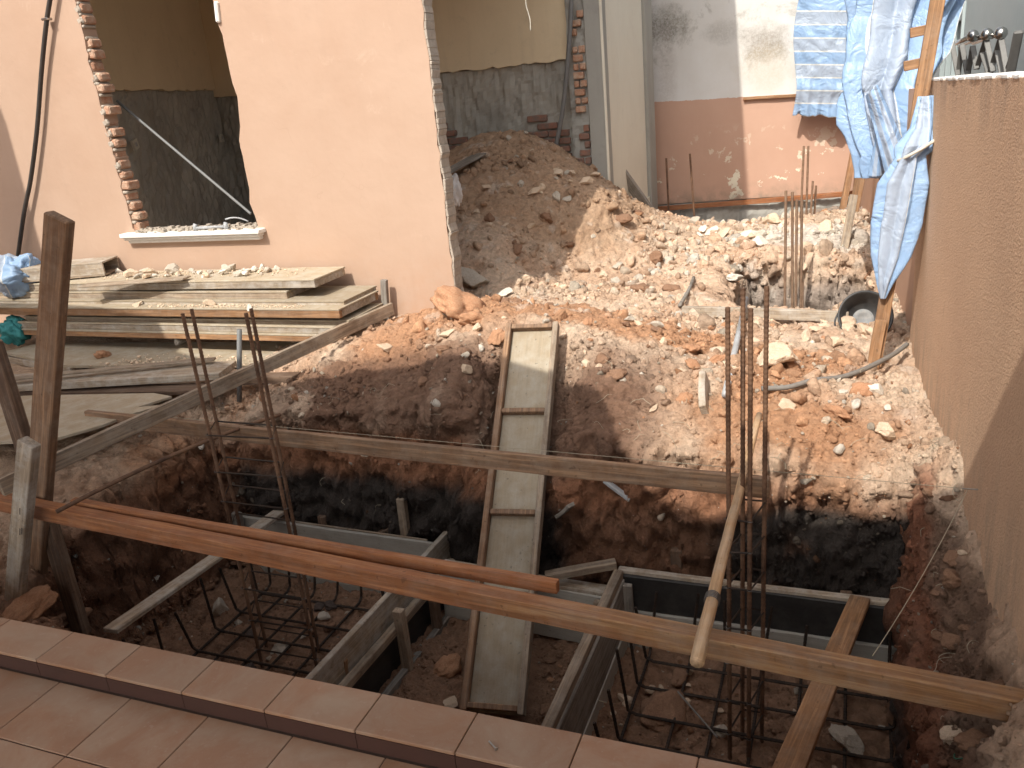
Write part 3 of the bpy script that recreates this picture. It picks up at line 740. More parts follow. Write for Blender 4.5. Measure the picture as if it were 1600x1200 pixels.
# moulded sill: three stepped bands
sl = empty('window_sill', (0, 0, 0)); put(sl, Matrix.Translation((-4.6, FY - .03, WZ - .08)), house)
xa, xb = S(187, 362, y=FY - .07).x, S(404, 350, y=FY - .07).x
for i, (d, z0, z1, e) in enumerate(((.095, WZ - .035, WZ - .002, 0), (.075, WZ - .056, WZ - .0352, .02), (.05, WZ - .082, WZ - .0562, .035))):
    MB().beam((xa + e, FY + .005 - d / 2, (z0 + z1) / 2), (xb - e, FY + .005 - d / 2, (z0 + z1) / 2), d, z1 - z0, bev=.006, seg=6).build('moulding', M_WHITE, sl)
MB().box((-5.138, FY + .004, WZ - .019), (-3.972, FY + TH - .002, WZ + .012)).build('mortar_bed', M_MORTAR, sl)
# dusty crumbs along the sill
b = MB()
for i in range(160):
    p = Vector((rb.uniform(xa + .1, xb - .02), FY + rb.uniform(-.07, .11), WZ + (.0 if True else 0)))
    s_ = rb.uniform(.003, .013) * (1.6 if rb.random() < .12 else 1); b.box((p.x - s_, p.y - s_, (WZ - .004 if p.y < FY else WZ + .008)), (p.x + s_ * rb.uniform(.5, 1.4), p.y + s_, (WZ - .004 if p.y < FY else WZ + .008) + s_ * 1.3))
b.build('mortar_crumbs', M_MORTAR, house, kind='stuff')
# rooms inside: rear wall with beige paint over hacked plaster, left cross wall
BY = 8.3
ZD = 1.845
def dado_wall(p, q, zlow, zd, th=.12, seed=1, up_m=M_BEIGE, lo_m=None):
    """upper painted leaf proud of the hacked lower leaf"""
    p = Vector((*p, 0)); q = Vector((*q, 0)); L = (q - p); ln = L.length; L.normalize(); nn = Vector((L.y, -L.x, 0))
    r_ = random.Random(seed)
    pts = [(0, HT), (0, zd)]; s_ = 0
    low = [(0.0, zd)]
    while s_ < ln - .1:
        s_ += r_.uniform(.04, .12); low.append((min(s_, ln), zd + r_.uniform(-.012, .012)))
    low.append((ln, zd))
    out = [(0, HT)] + low + [(ln, HT)]
    n = len(out); b = MB()
    f0 = [p + L * a + nn * .012 + Vector((0, 0, c)) for a, c in out]; f1 = [p + L * a - nn * th + Vector((0, 0, c)) for a, c in out]
    b.add(f0 + f1, [tuple(range(n)), tuple(reversed(range(n, 2 * n)))] + [(i, n + i, n + (i + 1) % n, (i + 1) % n) for i in range(n)])
    b.build('inner_wall', up_m, house)
    nx_, nz_ = int(ln / .035), int((zd - zlow) / .03)
    pp = np.array([(i * ln / nx_, j * (zd - zlow) / nz_, 0) for j in range(nz_ + 1) for i in range(nx_ + 1)])
    hh = .03 * fbm(pp * np.array([1, .55, 1]), 7, 4, seed) + .022 * clods(pp * np.array([1.6, .8, 1]), .16, seed) + .04 * np.abs(fbm(pp * np.array([2.2, .6, 1]), 9, 3, seed + 5)) - .05
    b = MB(); b.grid(lambda u, v_: (0, 0, 0), nx_, nz_); b.uv = None
    b.v = [p + L * a + nn * (-.004 + h_) + Vector((0, 0, zlow + c)) for (a, c, _), h_ in zip(pp, hh)]
    b.build('hacked_plaster', lo_m or M_CONC, house)
    return p, L, nn
M_HACK = paint('hacked_plaster', (.42, .40, .345), (.28, .265, .23), (.10, .09, .08), bump=.9, bscale=16, streak=.3)
pB, LB, nB = dado_wall((-7.1, BY), (-2.56, BY), -.2, ZD, seed=5, lo_m=M_HACK)
dado_wall((-5.83, 5.25), (-6.85, 8.35), -.2, 1.93, seed=6, lo_m=M_HACK)
# brick showing through low on the rear wall
def bricks_on(owner, x0, x1, z0, z1, yf, keep, mat, rng, bw=.21, bh=.062, stepz=.0775):
    nrow = int((z1 - z0) / stepz)
    proto = MB().beam((-bw / 2, 0, 0), (bw / 2, 0, 0), .05, bh, bev=.006, seg=2)
    for j in range(nrow):
        x = x0 - (bw / 2 if j % 2 else 0)
        while x < x1:
            a, c = max(x, x0), min(x + bw, x1)
            if c - a > .05 and keep((a + c) / 2, z0 + j * stepz):
                zc_ = z0 + j * stepz + bh / 2
                MB().beam((a, yf + rng.uniform(-.006, .006), zc_), (c, yf + rng.uniform(-.006, .006), zc_), .05, bh + rng.uniform(-.008, .002), bev=rng.uniform(.004, .01), seg=2, warp=.003, rng=rng).build('brick', mat, owner, at=((a + c) / 2, yf, zc_))
            x += bw + .013
rear = empty('rear_brickwork', (-3.6, BY, .8)); put(rear, Matrix.Translation((-3.6, BY, .8)), house)
rq = random.Random(5)
bricks_on(rear, -4.5, -2.60, .75, 1.4, BY + .012, lambda x, z: (z < 1.22 - .35 * max(0, x + 3.3) - .12 * math.sin(x * 5) and x < -3.0) or (x > -3.05 and z < 1.32 - .14 * math.sin(x * 9)), M_BRICKD, rq)
# column at the end of the rear wall: grey concrete with hacked brick strip
cl = empty('column', (-2.4, 8.2, 0)); put(cl, Matrix.Translation((-2.37, 8.2, 0)), house)
xs0, xs1 = -2.545, -2.375
MB().beam((-2.285, 8.30, -.3), (-2.285, 8.30, HT), .165, .2, up=(0, 1, 0), bev=.008, seg=20, warp=.003).build('concrete_post', M_CONC, cl)
MB().beam((-2.2, 8.205, -.3), (-2.2, 8.205, HT), .02, .04, up=(0, 1, 0), bev=.004, seg=20, warp=.003).build('plaster_arris', M_CREAM, cl)
nzc = 120; ncx = 8
pp = np.array([(i / ncx * .18, j * 3.5 / nzc, 0) for j in range(nzc + 1) for i in range(ncx + 1)])
hh = .03 * fbm(pp, 7, 4, 44) + .02 * clods(pp, .12, 3)
b = MB(); b.grid(lambda u, v_: (0, 0, 0), ncx, nzc); b.uv = None
b.v = [Vector((-2.555 + a, 8.252 - h_, -.2 + c)) for (a, c, _), h_ in zip(pp, hh)]
b.build('hacked_strip', M_CONC, cl)
bricks_on(cl, -2.50, -2.372, 1.35, 2.3, 8.228, lambda x, z: rq.random() < .9, M_BRICK, rq, bw=.1)
bricks_on(cl, -2.55, -2.375, .55, 1.28, 8.225, lambda x, z: x > -2.44 - max(0, 1.0 - z) * .5, M_BRICKD, rq, bw=.105)
# cream side wall and second post
MB().box((-2.27, 8.41, .28), (-2.225, 10.05, HT)).build('side_panel', M_CREAM, house)
MB().box((-2.29, 8.41, -.3), (-2.205, 10.05, .275)).build('side_panel', M_CREAM, house)
MB().beam((-2.25, 10.22, -.3), (-2.25, 10.22, HT), .14, .34, up=(0, 1, 0), bev=.012, seg=24, warp=.006).build('concrete_post', M_CONC, house)
# roof and side eave
MB().box((-9.5, FY + .0, HT + .002), (-2.45, 11.5, HT + .2)).build('roof', M_ROOF, house)
b = MB(); out = [(-2.6, 6.15), (-1.97, 6.15), (-1.74, 8.6), (-1.6, 12.2), (-2.6, 12.2)]; n = 5
b.add([(x, y, 5.1) for x, y in out] + [(x, y, 5.2) for x, y in out], [tuple(reversed(range(n))), tuple(range(n, 2 * n))] + [(i, (i + 1) % n, n + (i + 1) % n, n + i) for i in range(n)])
b.build('eave', M_ROOF, house)
MB().box((-9.5, 11.4, -.3), (-2.35, 11.55, HT)).build('back_wall', M_PEACH, house)
MB().box((-2.6, 6.2, HT + .202), (-2.45, 12.2, 5.098)).build('parapet', M_PEACH, house)
MB().box((-9.4, FY, -.4), (-8.2, FY + TH, HT)).build('front_wall', M_PEACH, house)
MB().box((-9.5, FY + .2, -.4), (-9.35, 11.4, HT)).build('back_wall', M_PEACH, house)

# things on and in the wall
pipe_pts = [S(78, 0, y=FY - .05), S(72, 40, y=FY - .05), S(65, 110, y=FY - .045), S(58, 200, y=FY - .045), S(48, 280, y=FY - .045), S(38, 330, y=FY - .05), S(28, 400, y=FY - .06), S(24, 430, y=FY - .1)]
pp0 = empty('drain_pipe', pipe_pts[-1], 'black rubber pipe running up the peach wall left of the window hole', 'pipe')
MB().tube(spline([S(84, -40, y=FY - .05)] + pipe_pts, 8), .0165, 10).build('hose', M_BLACKP, pp0, smooth=True)
q = S(73, 30, y=FY - .045); MB().beam(q + Vector((-.03, 0, 0)), q + Vector((.03, 0, .0)), .05, .018, bev=.004).build('clip', M_STEEL, pp0)
MB().tube([S(183, 158, y=FY + .30), S(392, 334, y=FY + .06)], .010, 10).build('metal_rod', M_CONDUIT, label='thin grey rod leaning diagonally across the dark window hole', cat='rod')
for (px, py, yy, lb, rr) in ((206, 226, None, 'left wall socket hanging on the dark wall seen through the window hole', .3), (342, 216, None, 'right wall socket beside a hacked groove seen through the window hole', 0)):
    n_ = Vector((3.35, -1.1, 0)).normalized(); base = Vector((-5.75, 5.0, 0))
    r = Vector(CAMR @ np.array([px - 800.0, -(py - 600.0), -FPX])); o = Vector((0, 0, EYE)); nn = Vector((3.35, 1.1, 0)).normalized()
    t = (base - o).dot(nn) / r.dot(nn); c_ = o + r * t + nn * .03
    e = empty('wall_socket', c_, lb, 'socket', 'sockets on the dark inner wall')
    a_ = Matrix.Rotation(math.atan2(nn.y, nn.x), 4, 'Z'); a_.translation = c_; a_ = a_ @ Matrix.Rotation(rr, 4, 'X')
    MB().box((-.012, -.045, -.045), (.012, .045, .045)).build('plate', M_SOCKET, e, rot=a_)
    MB().box((.0125, -.012, -.018), (.018, .012, .018)).build('rocker', M_PVC, e, rot=a_)
# loose pipe fittings on the sill
f0 = S(303, 346, y=FY - .04); f1 = S(350, 340, y=FY - .02)
f0.z = f1.z = WZ + .018
e = empty('pipe_fitting', f0, 'grey pipe offcut with elbow ends lying on the white sill', 'pipe')
MB().tube([f0, f1], .011, 10).build('tube', M_PVC, e, smooth=True)
for q in (f0, f1):
    MB().tube([q + Vector((0, 0, -.016)), q + Vector((0, 0, .012)), q + Vector((.004, .006, .03))], .0165, 10).build('elbow', M_PVC, e, smooth=True)
MB().tube(arc(S(352, 343, y=FY - .03), S(388, 346, y=FY + .02), .02, 10, (0, 0, 1)), .006, 6).build('wire_offcut', M_PVC, label='thin bent grey offcut on the right end of the white sill', cat='wire', smooth=True)
cpts = [S(893, -10, y=8.1), S(891, 40, y=8.1), S(886, 110, y=8.12), S(878, 180, y=8.14), S(868, 232, y=8.16), S(866, 260, y=8.2)]
MB().tube(spline(cpts, 8), .022, 10).build('hanging_conduit', M_CONDUIT, label='grey conduit pipe hanging beside the hacked brick column in the open room', cat='pipe', smooth=True)
MB().tube(spline([S(822, -8, y=6.2), S(822, 8, y=6.2), S(828, 30, y=6.2), S(829, 48, y=6.2)], 8), .004, 6).build('hanging_wire', M_SOCKET, label='thin pale wire dangling from above in the open room', cat='wire', smooth=True)

# ================================================================== FAR WALL
d = Vector((1, .2, 0)).normalized(); nF = Vector((.2, -1, 0)).normalized()
far = empty('rear_boundary_wall', (-1, fwy(-1), 0), 'far wall painted white above and peach below with flaking patches', 'wall')
p, q = Vector((-2.4, fwy(-2.4), 0)), Vector((.6, fwy(.6), 0))
nx_, nz_ = 60, 70
b = MB(); b.grid(lambda u, v_: tuple(p.lerp(q, u) + Vector((0, 0, .06 + (3.4 - .06) * v_)) + nF * .004 * math.sin(u * 37 + v_ * 13)), nx_, nz_); b.uv = None
b.build('painted_face', M_FAR, far)
b = MB(); v = [p - nF * .02 + Vector((0, 0, -.4)), q - nF * .02 + Vector((0, 0, -.4)), q - nF * .2 + Vector((0, 0, -.4)), p - nF * .2 + Vector((0, 0, -.4))]
v = v + [a + Vector((0, 0, 3.8)) for a in v]; b.add(v, [(0, 3, 2, 1), (4, 5, 6, 7), (0, 1, 5, 4), (1, 2, 6, 5), (2, 3, 7, 6), (3, 0, 4, 7)])
b.build('core', M_CONC, far)
pp = np.array([(i / 90 * 3.0, j * .5 / 14, 0) for j in range(15) for i in range(91)])
hh = .05 * fbm(pp, 5, 4, 3) + .05 * clods(pp, .14, 8)
b = MB(); b.grid(lambda u, v_: (0, 0, 0), 90, 14); b.uv = None
b.v = [p + d * a + nF * (.05 + h_ - .07 * max(0, (c - .35)) / .15) + Vector((0, 0, -.45 + c)) for (a, c, _), h_ in zip(pp, hh)]
b.build('footing', M_CONC, far)
def onfar(px, py, off=0):
    return S(px, py, wall=(np.array([.2 / -1, 1, 0]), np.array([-2.4, fwy(-2.4), 0]))) + nF * off
plank('long_batten', onfar(1018, 325, .12), onfar(1331, 300, .12), .05, .06, M_ORANGE, 'long red brown batten along the foot of the far wall', 'board')
plank('wall_strip', onfar(1161, 154, .025), onfar(1246, 149, .025), .035, .05, M_BROWNB, 'short wood strip fixed on the far wall below the white paint', 'board', up=tuple(nF))

# ================================================================== RIGHT BOUNDARY WALL
bw = empty('boundary_wall', (bwx(4), 4, 0), 'rough brown rendered boundary wall on the right with a blackened top', 'wall')
def wall_face(y0, y1, off, zt0, zt1, ny_, nz_, name, mat):
    L_ = y1 - y0
    pp = np.array([(0, y0 + L_ * i / ny_, j / nz_) for j in range(nz_ + 1) for i in range(ny_ + 1)])
    hh = .010 * fbm(pp, 1.5, 4, 5)
    b = MB(); b.grid(lambda u, v_: (0, 0, 0), ny_, nz_); b.uv = None
    vv = []
    for (_, y_, c), h_ in zip(pp, hh):
        zt = zt0 + (zt1 - zt0) * (y_ - y0) / L_
        vv.append(Vector((bwx(y_) + off - h_, y_, -1.2 + (zt + 1.2) * c)))
    o = len(vv)
    b.v = vv
    # thickness: back row, top and ends
    back = []
    for i in range(ny_ + 1):
        y_ = y0 + L_ * i / ny_; zt = zt0 + (zt1 - zt0) * (y_ - y0) / L_
        back.append(Vector((bwx(y_) + off + .14, y_, zt)))
    back += [Vector((bwx(y0) + off + .14, y0, -1.2)), Vector((bwx(y1) + off + .14, y1, -1.2))]
    b.v += back
    t0 = nz_ * (ny_ + 1)
    for i in range(ny_): b.f.append((t0 + i, t0 + i + 1, o + i + 1, o + i))
    b.f.append(tuple([j * (ny_ + 1) for j in range(nz_ + 1)] + [o, o + ny_ + 1]))
    b.f.append(tuple([j * (ny_ + 1) + ny_ for j in range(nz_, -1, -1)] + [o + ny_ + 2, o + ny_]))
    b.f.append(tuple([o + ny_ + 1] + [o + i for i in range(ny_ + 1)] + [o + ny_ + 2]))
    b.f = [tuple(reversed(f)) for f in b.f]
    return b.build(name, mat, bw)
wall_face(.9, 5.21, 0, 1.535, 1.45, 90, 44, 'rendered_panel', M_RENDER)
M_RENDER2 = paint('smooth_pink_brown_render', (.52, .32, .22), (.46, .28, .19), (.34, .24, .17))
wall_face(5.2105, 11.6, .035, 1.40, 1.30, 60, 30, 'rendered_panel', M_RENDER2)
b = MB(); y_ = .9
rc = random.Random(2)
while y_ < 5.2:
    d_ = rc.uniform(.05, .16); b.beam((bwx(y_) + .07, y_, 1.541 - .0197 * (y_ - .9)), (bwx(y_ + d_) + .07, min(y_ + d_, 5.205), 1.541 - .0197 * (y_ + d_ - .9)), .15 - rc.uniform(0, .03), .018, bev=.005, seg=2, warp=.004, rng=rc); y_ += d_
b.build('mortar_cap', M_WHITE, bw)

# neighbour's house over the wall
nbh = empty('neighbour_house', (1.6, 10, 0), 'pale house side wall with a framed window seen over the boundary wall', 'house')
M_NB = paint('pale_blue_white_wall', (.42, .47, .48), (.38, .44, .45), (.3, .34, .35))
NX = 1.15
wy0, wy1 = 11.35, 13.7
MB().box((NX, 4.0, -.2), (NX + .15, wy0, 4.2)).build('side_wall', M_NB, nbh)
MB().box((NX, wy1, -.2), (NX + .15, 24, 4.2)).build('side_wall', M_NB, nbh)
MB().box((NX, wy0, -.2), (NX + .15, wy1, .9)).build('side_wall', M_NB, nbh)
MB().box((NX, wy0, 3.0), (NX + .15, wy1, 4.2)).build('side_wall', M_NB, nbh)
wf = empty('window', (NX, 12.5, .9)); put(wf, Matrix.Translation((NX, 12.5, .9)), nbh)
b = MB()
for y_ in (wy0 + .03, (wy0 * 2 + wy1) / 3, (wy0 + 2 * wy1) / 3, wy1 - .03): b.box((NX - .03, y_ - .035, .9), (NX + .05, y_ + .035, 3.0))
for z_ in (.93, 1.95, 2.97): b.box((NX - .025, wy0, z_ - .035), (NX + .045, wy1, z_ + .035))
b.build('frame', M_ALU, wf)
for i in range(3):
    for z0, z1 in ((.95, 1.92), (1.98, 2.95)):
        y_ = wy0 + (wy1 - wy0) * i / 3
        MB().box((NX + .046, y_ + .04, z0), (NX + .052, y_ + (wy1 - wy0) / 3 - .04, z1)).build('pane', M_GLASS, wf)
# folding gate
fg = empty('folding_gate', (.8, 7, 1.2), 'grey lattice folding gate with steel ball finials above the boundary wall', 'gate')
def gp(px, py, dy=0):
    return S(px, py, y=7.5 - (px - 1480) / 110 * 1.2 + dy)
Z_ = [(1487, 64, 1497, 118), (1503, 70, 1497, 118), (1503, 70, 1512, 118), (1520, 72, 1512, 118), (1520, 72, 1526, 108), (1541, 61, 1526, 108), (1541, 61, 1552, 112), (1564, 58, 1546, 116), (1564, 58, 1574, 116), (1588, 70, 1572, 116), (1535, 82, 1546, 118), (1558, 78, 1566, 118)]
for k_, (a0, a1, c0, c1) in enumerate(Z_):
    dy_ = .03 * (k_ % 2)
    MB().beam(gp(a0, a1, dy_), gp(c0, c1, dy_), .035, .014, up=(0, 1, 0), bev=.003).build('lattice_bar', M_GATE, fg)
for (bx_, by_, ex, ey) in ((1520, 56, 1481, 73), (1542, 54, 1500, 71), (1564, 52, 1521, 67)):
    c_ = gp(bx_, by_); e_ = S(ex, ey, y=c_.y + 1.3)
    MB().tube([c_, e_], .017, 10).build('top_rail', M_STEEL, fg, smooth=True)
    MB().tube([c_ + Vector((0, .04 * math.cos(a), 0)) for a in np.linspace(0.05, math.pi - .05, 9)], lambda t: .040 * math.sin(.05 + t * (math.pi - .1)) + .001, 12).build('finial', M_STEEL, fg, smooth=True)
MB().beam(gp(1578, 118), gp(1592, 48), .055, .03, up=(0, 1, 0), bev=.012, seg=4).build('end_panel', M_GATE, fg)

# ================================================================== BATTER BOARDS, POSTS, STAKES
A = Vector((-3.68, 2.40, -.03)); Bp = Vector((.565, 2.141, -.087))
def on_beam(t, dz=0, dy=0): return A.lerp(Bp, t) + Vector((0, dy, dz))
plank('front_board', A + Vector((-.6, .037, .01)), Bp, .062, .074, M_FRONT, 'long sawn board across the front of the pit, orange at left and tan at right', 'board', warp=.006, seg=24)
p0 = S(88, 786, z=.035); p1 = S(825, 916, z=.026); 
plank('thin_batten', A.lerp(Bp, .10) + Vector((0, .062, .03)), A.lerp(Bp, .66) + Vector((0, .10, .036)), .030, .045, M_ORANGE, 'thin orange batten lying behind the orange front board', 'batten', warp=.006, seg=12, bev=.001)
Q0 = S(137, 652, z=.045); Q1 = S(1203, 762, y=3.02)
plank('second_board', Q0, Q1, .03, .085, M_REDW, 'long red brown board across the back of the pit', 'board', warp=.006, seg=14)
D0 = S(0, 762, z=.10); D1 = S(613, 482, y=4.86)
plank('side_board', D0, D1, .028, .085, M_WEATH, 'pale board running from the front posts to the peach wall', 'board', warp=.006, seg=14)
T0 = S(1066, 486, z=.06); T1 = S(1326, 495, z=.05)
plank('trench_board', T0, T1, .035, .07, M_PALE, 'pale board laid along the near edge of the rear trench', 'board', warp=.003)
# posts at the left
tp = S(93, 338, y=2.47); bt = S(52, 945, y=2.47)
plank('leaning_post', bt, tp, .115, .05, M_REDW, 'tall red brown post leaning right at the front left corner', 'post', up=(0, 1, .0), bev=.005, warp=.004)
plank('light_post', S(20, 985, y=2.27), S(46, 690, y=2.29), .085, .05, M_PALE, 'short pale post in front of the tall leaning post', 'post', up=(0, 1, 0), bev=.004)
b0 = S(-12, 535, y=2.56); b1 = S(128, 990, y=2.46)
plank('brace_post', b1, b0, .085, .05, M_DARKW, 'dark brace sloping down to the right behind the leaning post', 'post', up=(0, 1, 0))
def stake(px0, py0, px1, py1, y, w_, t_, mat, label, name='stake'):
    return plank(name, S(px1, py1, y=y), S(px0, py0, y=y), w_, t_, mat, label, 'stake', up=(0, 1, 0), bev=.003, seg=4)
stake(600, 437, 606, 512, 4.92, .045, .035, M_GREYW, 'grey stake standing against the peach wall at the side board end')
stake(627, 778, 636, 850, 3.64, .05, .04, M_WEATH, 'grey stake behind the left footing form')
stake(1057, 858, 1060, 925, 3.60, .055, .04, M_DARKW, 'dark stake behind the right footing form')
stake(1293, 930, 1296, 965, 3.51, .03, .02, M_PALE, 'short pale peg behind the right form board')
stake(1322, 925, 1322, 965, 3.53, .05, .03, M_DARKW, 'short dark peg behind the black form board')
stake(569, 688, 571, 712, 3.25, .04, .03, M_WEATH, 'little stub under the long red brown board')
e0 = S(374, 515, y=3.9); e1 = S(374, 648, y=3.9)
MB().tube([e1, e0], .0155, 10).build('pipe_stake', M_CONDUIT, label='thin round stake standing beside the left column bars', cat='stake', smooth=True)

# sloping rod on the left
r0 = S(88, 800, z=.03); r1 = S(438, 648, z=.07)
MB().tube(arc(r0, r1, .03, 40, (0, 0, 1)), .0105, 8).build('long_rod', M_REBAR, label='long rusty rod lying from the front board to the left column bars', cat='rod', smooth=True)
# loose planks over the pit
plank('loose_plank', S(172, 986, z=-.52), S(436, 800, z=-.655), .08, .022, M_PALE, 'pale plank spanning the left side of the pit', 'plank', seg=8)
plank('loose_plank', S(1222, 1230, z=-.35), S(1344, 936, z=-.675), .085, .028, M_BROWNB, 'tan plank lying across the right footing form', 'plank', seg=8)
# round pole
pa = S(1088, 1034, z=.055); pb = S(1186, 648, z=.12)
e = empty('round_pole', pa, 'peeled round wooden pole tied over the front board', 'pole')
mp, lp_ = frame(pa, pb)
MB().tube([(-lp_ / 2 + lp_ * i / 16, R.uniform(-.002, .002), R.uniform(-.002, .002)) for i in range(17)], lambda t: .0205 - .006 * t, 12).build('shaft', M_BAMBOO, e, rot=mp, smooth=True)
c_ = pa.lerp(pb, .17); b = MB(); L_ = (pb - pa).normalized(); s1 = L_.orthogonal().normalized(); s2 = L_.cross(s1)
for k in range(5):
    b.tube([c_ + L_ * (k * .007 - .01) + s1 * math.cos(a) * .0228 + s2 * math.sin(a) * .0228 for a in np.linspace(0, 2 * math.pi, 15)], .0017, 5)
b.build('wire_tie', M_WIRE, e)

# ================================================================== RAMP PANEL
ra = (S(724, 1104, z=-1.0), S(822, 1122, z=-1.0)); top_z = .335
tl, trr = S(796, 512, z=top_z), S(872, 508, z=top_z)
bl, br = S(723, 1106, z=-1.06), S(821, 1124, z=-1.06)
rp = empty('ramp_panel', (bl + br) / 2, 'long wooden form panel with raised edges laid as a ramp into the pit', 'panel')
cb, ct = (bl + br) / 2, (tl + trr) / 2
Lr = (ct - cb).normalized(); Wd = ((br - bl) + (trr - tl)); Wd = (Wd - Lr * Wd.dot(Lr)).normalized(); Nr = Wd.cross(Lr)
wid = .30
mr_ = Matrix((Lr, -Wd, Nr)).transposed().to_4x4(); mr_.translation = (cb + ct) / 2; ln = (ct - cb).length
MB().beam((-ln / 2, 0, 0), (ln / 2, 0, 0), wid - .064, .012, bev=.002, seg=10).build('plywood_bed', M_PLY, rp, rot=mr_)
for s_ in (-1, 1):
    MB().beam((-ln / 2, s_ * (wid / 2 - .016), .018), (ln / 2, s_ * (wid / 2 - .016), .018), .031, .062, seg=14, warp=.003).build('edge_batten', M_REDW if s_ > 0 else M_WEATH, rp, rot=mr_)
for t in (-.488, -.02 - .02, .235, .489):
    x_ = t * ln
    MB().beam((x_, -(wid / 2 - .033), .026), (x_, wid / 2 - .033, .026), .026, .04, seg=3).build('cross_batten', M_REDW, rp, rot=mr_)
MB().beam((-.005 - .235 * ln, -(wid / 2 - .033), .02), (-.235 * ln, wid / 2 - .033, .02), .024, .028, seg=3).build('cross_batten', M_WEATH, rp, rot=mr_)

# ================================================================== FOOTING FORMS
# right
rf = empty('footing_form', (-.33, 2.9, -1.05), 'right footing form with a black faced back board', 'formwork')
plank('back_board', (-.965, 3.475, -.80), (.325, 3.475, -.80), .022, .19, M_BLACKPLY, parent=rf)
plank('back_board', (-.965, 3.46, -1.03), (.305, 3.46, -1.03), .022, .265, M_PLYG, parent=rf)
plank('top_batten', (-.99, 3.502, -.70), (.325, 3.502, -.70), .036, .03, M_PALE, parent=rf, seg=8)
plank('side_board', (-.965, 2.30, -.85), (-.965, 3.46, -.85), .03, .26, M_GREYW, parent=rf)
plank('side_board', (-.95, 2.30, -1.07), (-.95, 3.42, -1.07), .02, .18, M_PLYG, parent=rf)
plank('top_batten', (-.982, 2.28, -.705), (-.982, 3.475, -.705), .045, .05, M_WEATH, parent=rf)
plank('cleat', (-.93, 3.43, -1.14), (-.93, 3.43, -.73), .045, .03, M_GREYW, parent=rf, up=(0, 1, 0), seg=2)
plank('brace', (-1.33, 3.36, -.70), (-1.0, 3.50, -.665), .05, .04, M_WEATH, parent=rf, seg=3)
# left
lf = empty('footing_form', (-2.7, 2.9, -1.05), 'left footing form with a grey back board and staked side', 'formwork')
plank('back_board', (-3.40, 3.60, -.93), (-2.06, 3.56, -.93), .022, .44, M_PLYG, parent=lf)
plank('top_batten', (-3.42, 3.617, -.712), (-2.1, 3.58, -.712), .012, .012, M_WEATH, parent=lf)
plank('cleat', (-3.38, 3.55, -1.0), (-3.38, 3.55, -.66), .06, .035, M_GREYW, parent=lf, up=(0, 1, 0), seg=2)
plank('cleat', (-2.82, 3.63, -1.0), (-2.82, 3.63, -.665), .05, .03, M_DARKW, parent=lf, up=(0, 1, 0), seg=2)
plank('cleat', (-2.5, 3.62, -.78), (-2.36, 3.68, -.70), .05, .03, M_DARKW, parent=lf, seg=2)
plank('side_board', (-2.085, 2.22, -.80), (-2.03, 3.68, -.80), .032, .20, M_PALE, parent=lf)
plank('side_board', (-2.06, 2.22, -1.02), (-2.01, 3.58, -1.02), .025, .24, M_BLACKPLY, parent=lf)
plank('wale', (-2.03, 2.25, -.855), (-1.98, 3.62, -.855), .04, .045, M_WEATH, parent=lf)
plank('wale', (-2.0, 2.2, -1.10), (-1.95, 3.5, -1.10), .035, .05, M_GREYW, parent=lf)
for y_, ll in ((2.42, .30), (2.98, .34), (3.32, .30)):
    plank('form_stake', (-1.965, y_, -1.16), (-1.965, y_, -1.08 + ll), .05, .04, M_WEATH if y_ < 3 else M_DARKW, parent=lf, up=(0, 1, 0), seg=3)
plank('form_stake', (-2.065, 2.62, -.9), (-2.062, 2.62, -.78), .03, .028, M_BROWNB, parent=lf, up=(0, 1, 0), seg=2)
# between
mf = empty('beam_form', (-1.5, 3.42, -1.0), 'grey ground beam form board between the two footing forms', 'formwork')
plank('face_board', (-1.96, 3.43, -.93), (-1.0, 3.40, -.95), .022, .30, M_PLYG, parent=mf)
plank('top_batten', (-1.96, 3.46, -.775), (-1.02, 3.435, -.79), .075, .03, M_PALE, parent=mf)
plank('cleat', (-1.06, 3.36, -1.13), (-1.06, 3.36, -.8), .05, .03, M_WEATH, parent=mf, up=(0, 1, 0), seg=2)

# ================================================================== STEEL
def bar(path, r, name, mat, parent, ribs=True, n=7):
    P = [Vector(p) for p in path]
    if ribs:
        out = []
        for a, c in zip(P, P[1:]):
            k = max(2, int((c - a).length / .0095)); out += [a.lerp(c, i / k) for i in range(k)]
        P = out + [P[-1]]
    return MB().tube(P, r, n, .17 if ribs else 0).build(name, mat, parent)
def cage(root, corners, zb, tops, stir_z, r=.0082, mat=M_REBAR, lean=(0, 0), matd=M_REBARD):
    for (x, y), zt in zip(corners, tops):
        zs_ = min(zt, -.25)
        bar([(x, y, zb), (x + lean[0], y + lean[1], zt)], r, 'main_bar', mat, root)
    for zsv in stir_z:
        t = (zsv - zb) / (max(tops) - zb); dx, dy = lean[0] * t, lean[1] * t
        jj = [R.uniform(-.006, .006) for _ in range(4)]
        ex = .009
        cx_ = sum(c[0] for c in corners) / 4; cy_ = sum(c[1] for c in corners) / 4
        lp = []
        for (x, y), j in zip(corners, jj):
            vx, vy = x - cx_, y - cy_; l_ = math.hypot(vx, vy)
            lp.append(Vector((x + dx + vx / l_ * ex, y + dy + vy / l_ * ex, zsv + j)))
        lp.append(lp[0] + Vector((0, 0, .006)))
        bar(lp, .0042, 'stirrup', matd, root, False, 6)
        for q in lp[:2]:
            MB().tube([q + Vector((.01 * math.cos(a), .01 * math.sin(a), .004 * a / 6)) for a in np.linspace(0, 6, 8)], .0013, 4).build('wire_tie', M_WIRE, root)
c_r = empty('column_bars', (-.31, 2.87, -1.0), 'four tall rusty column bars rising from the right footing', 'rebar cage', 'rebar column cages')
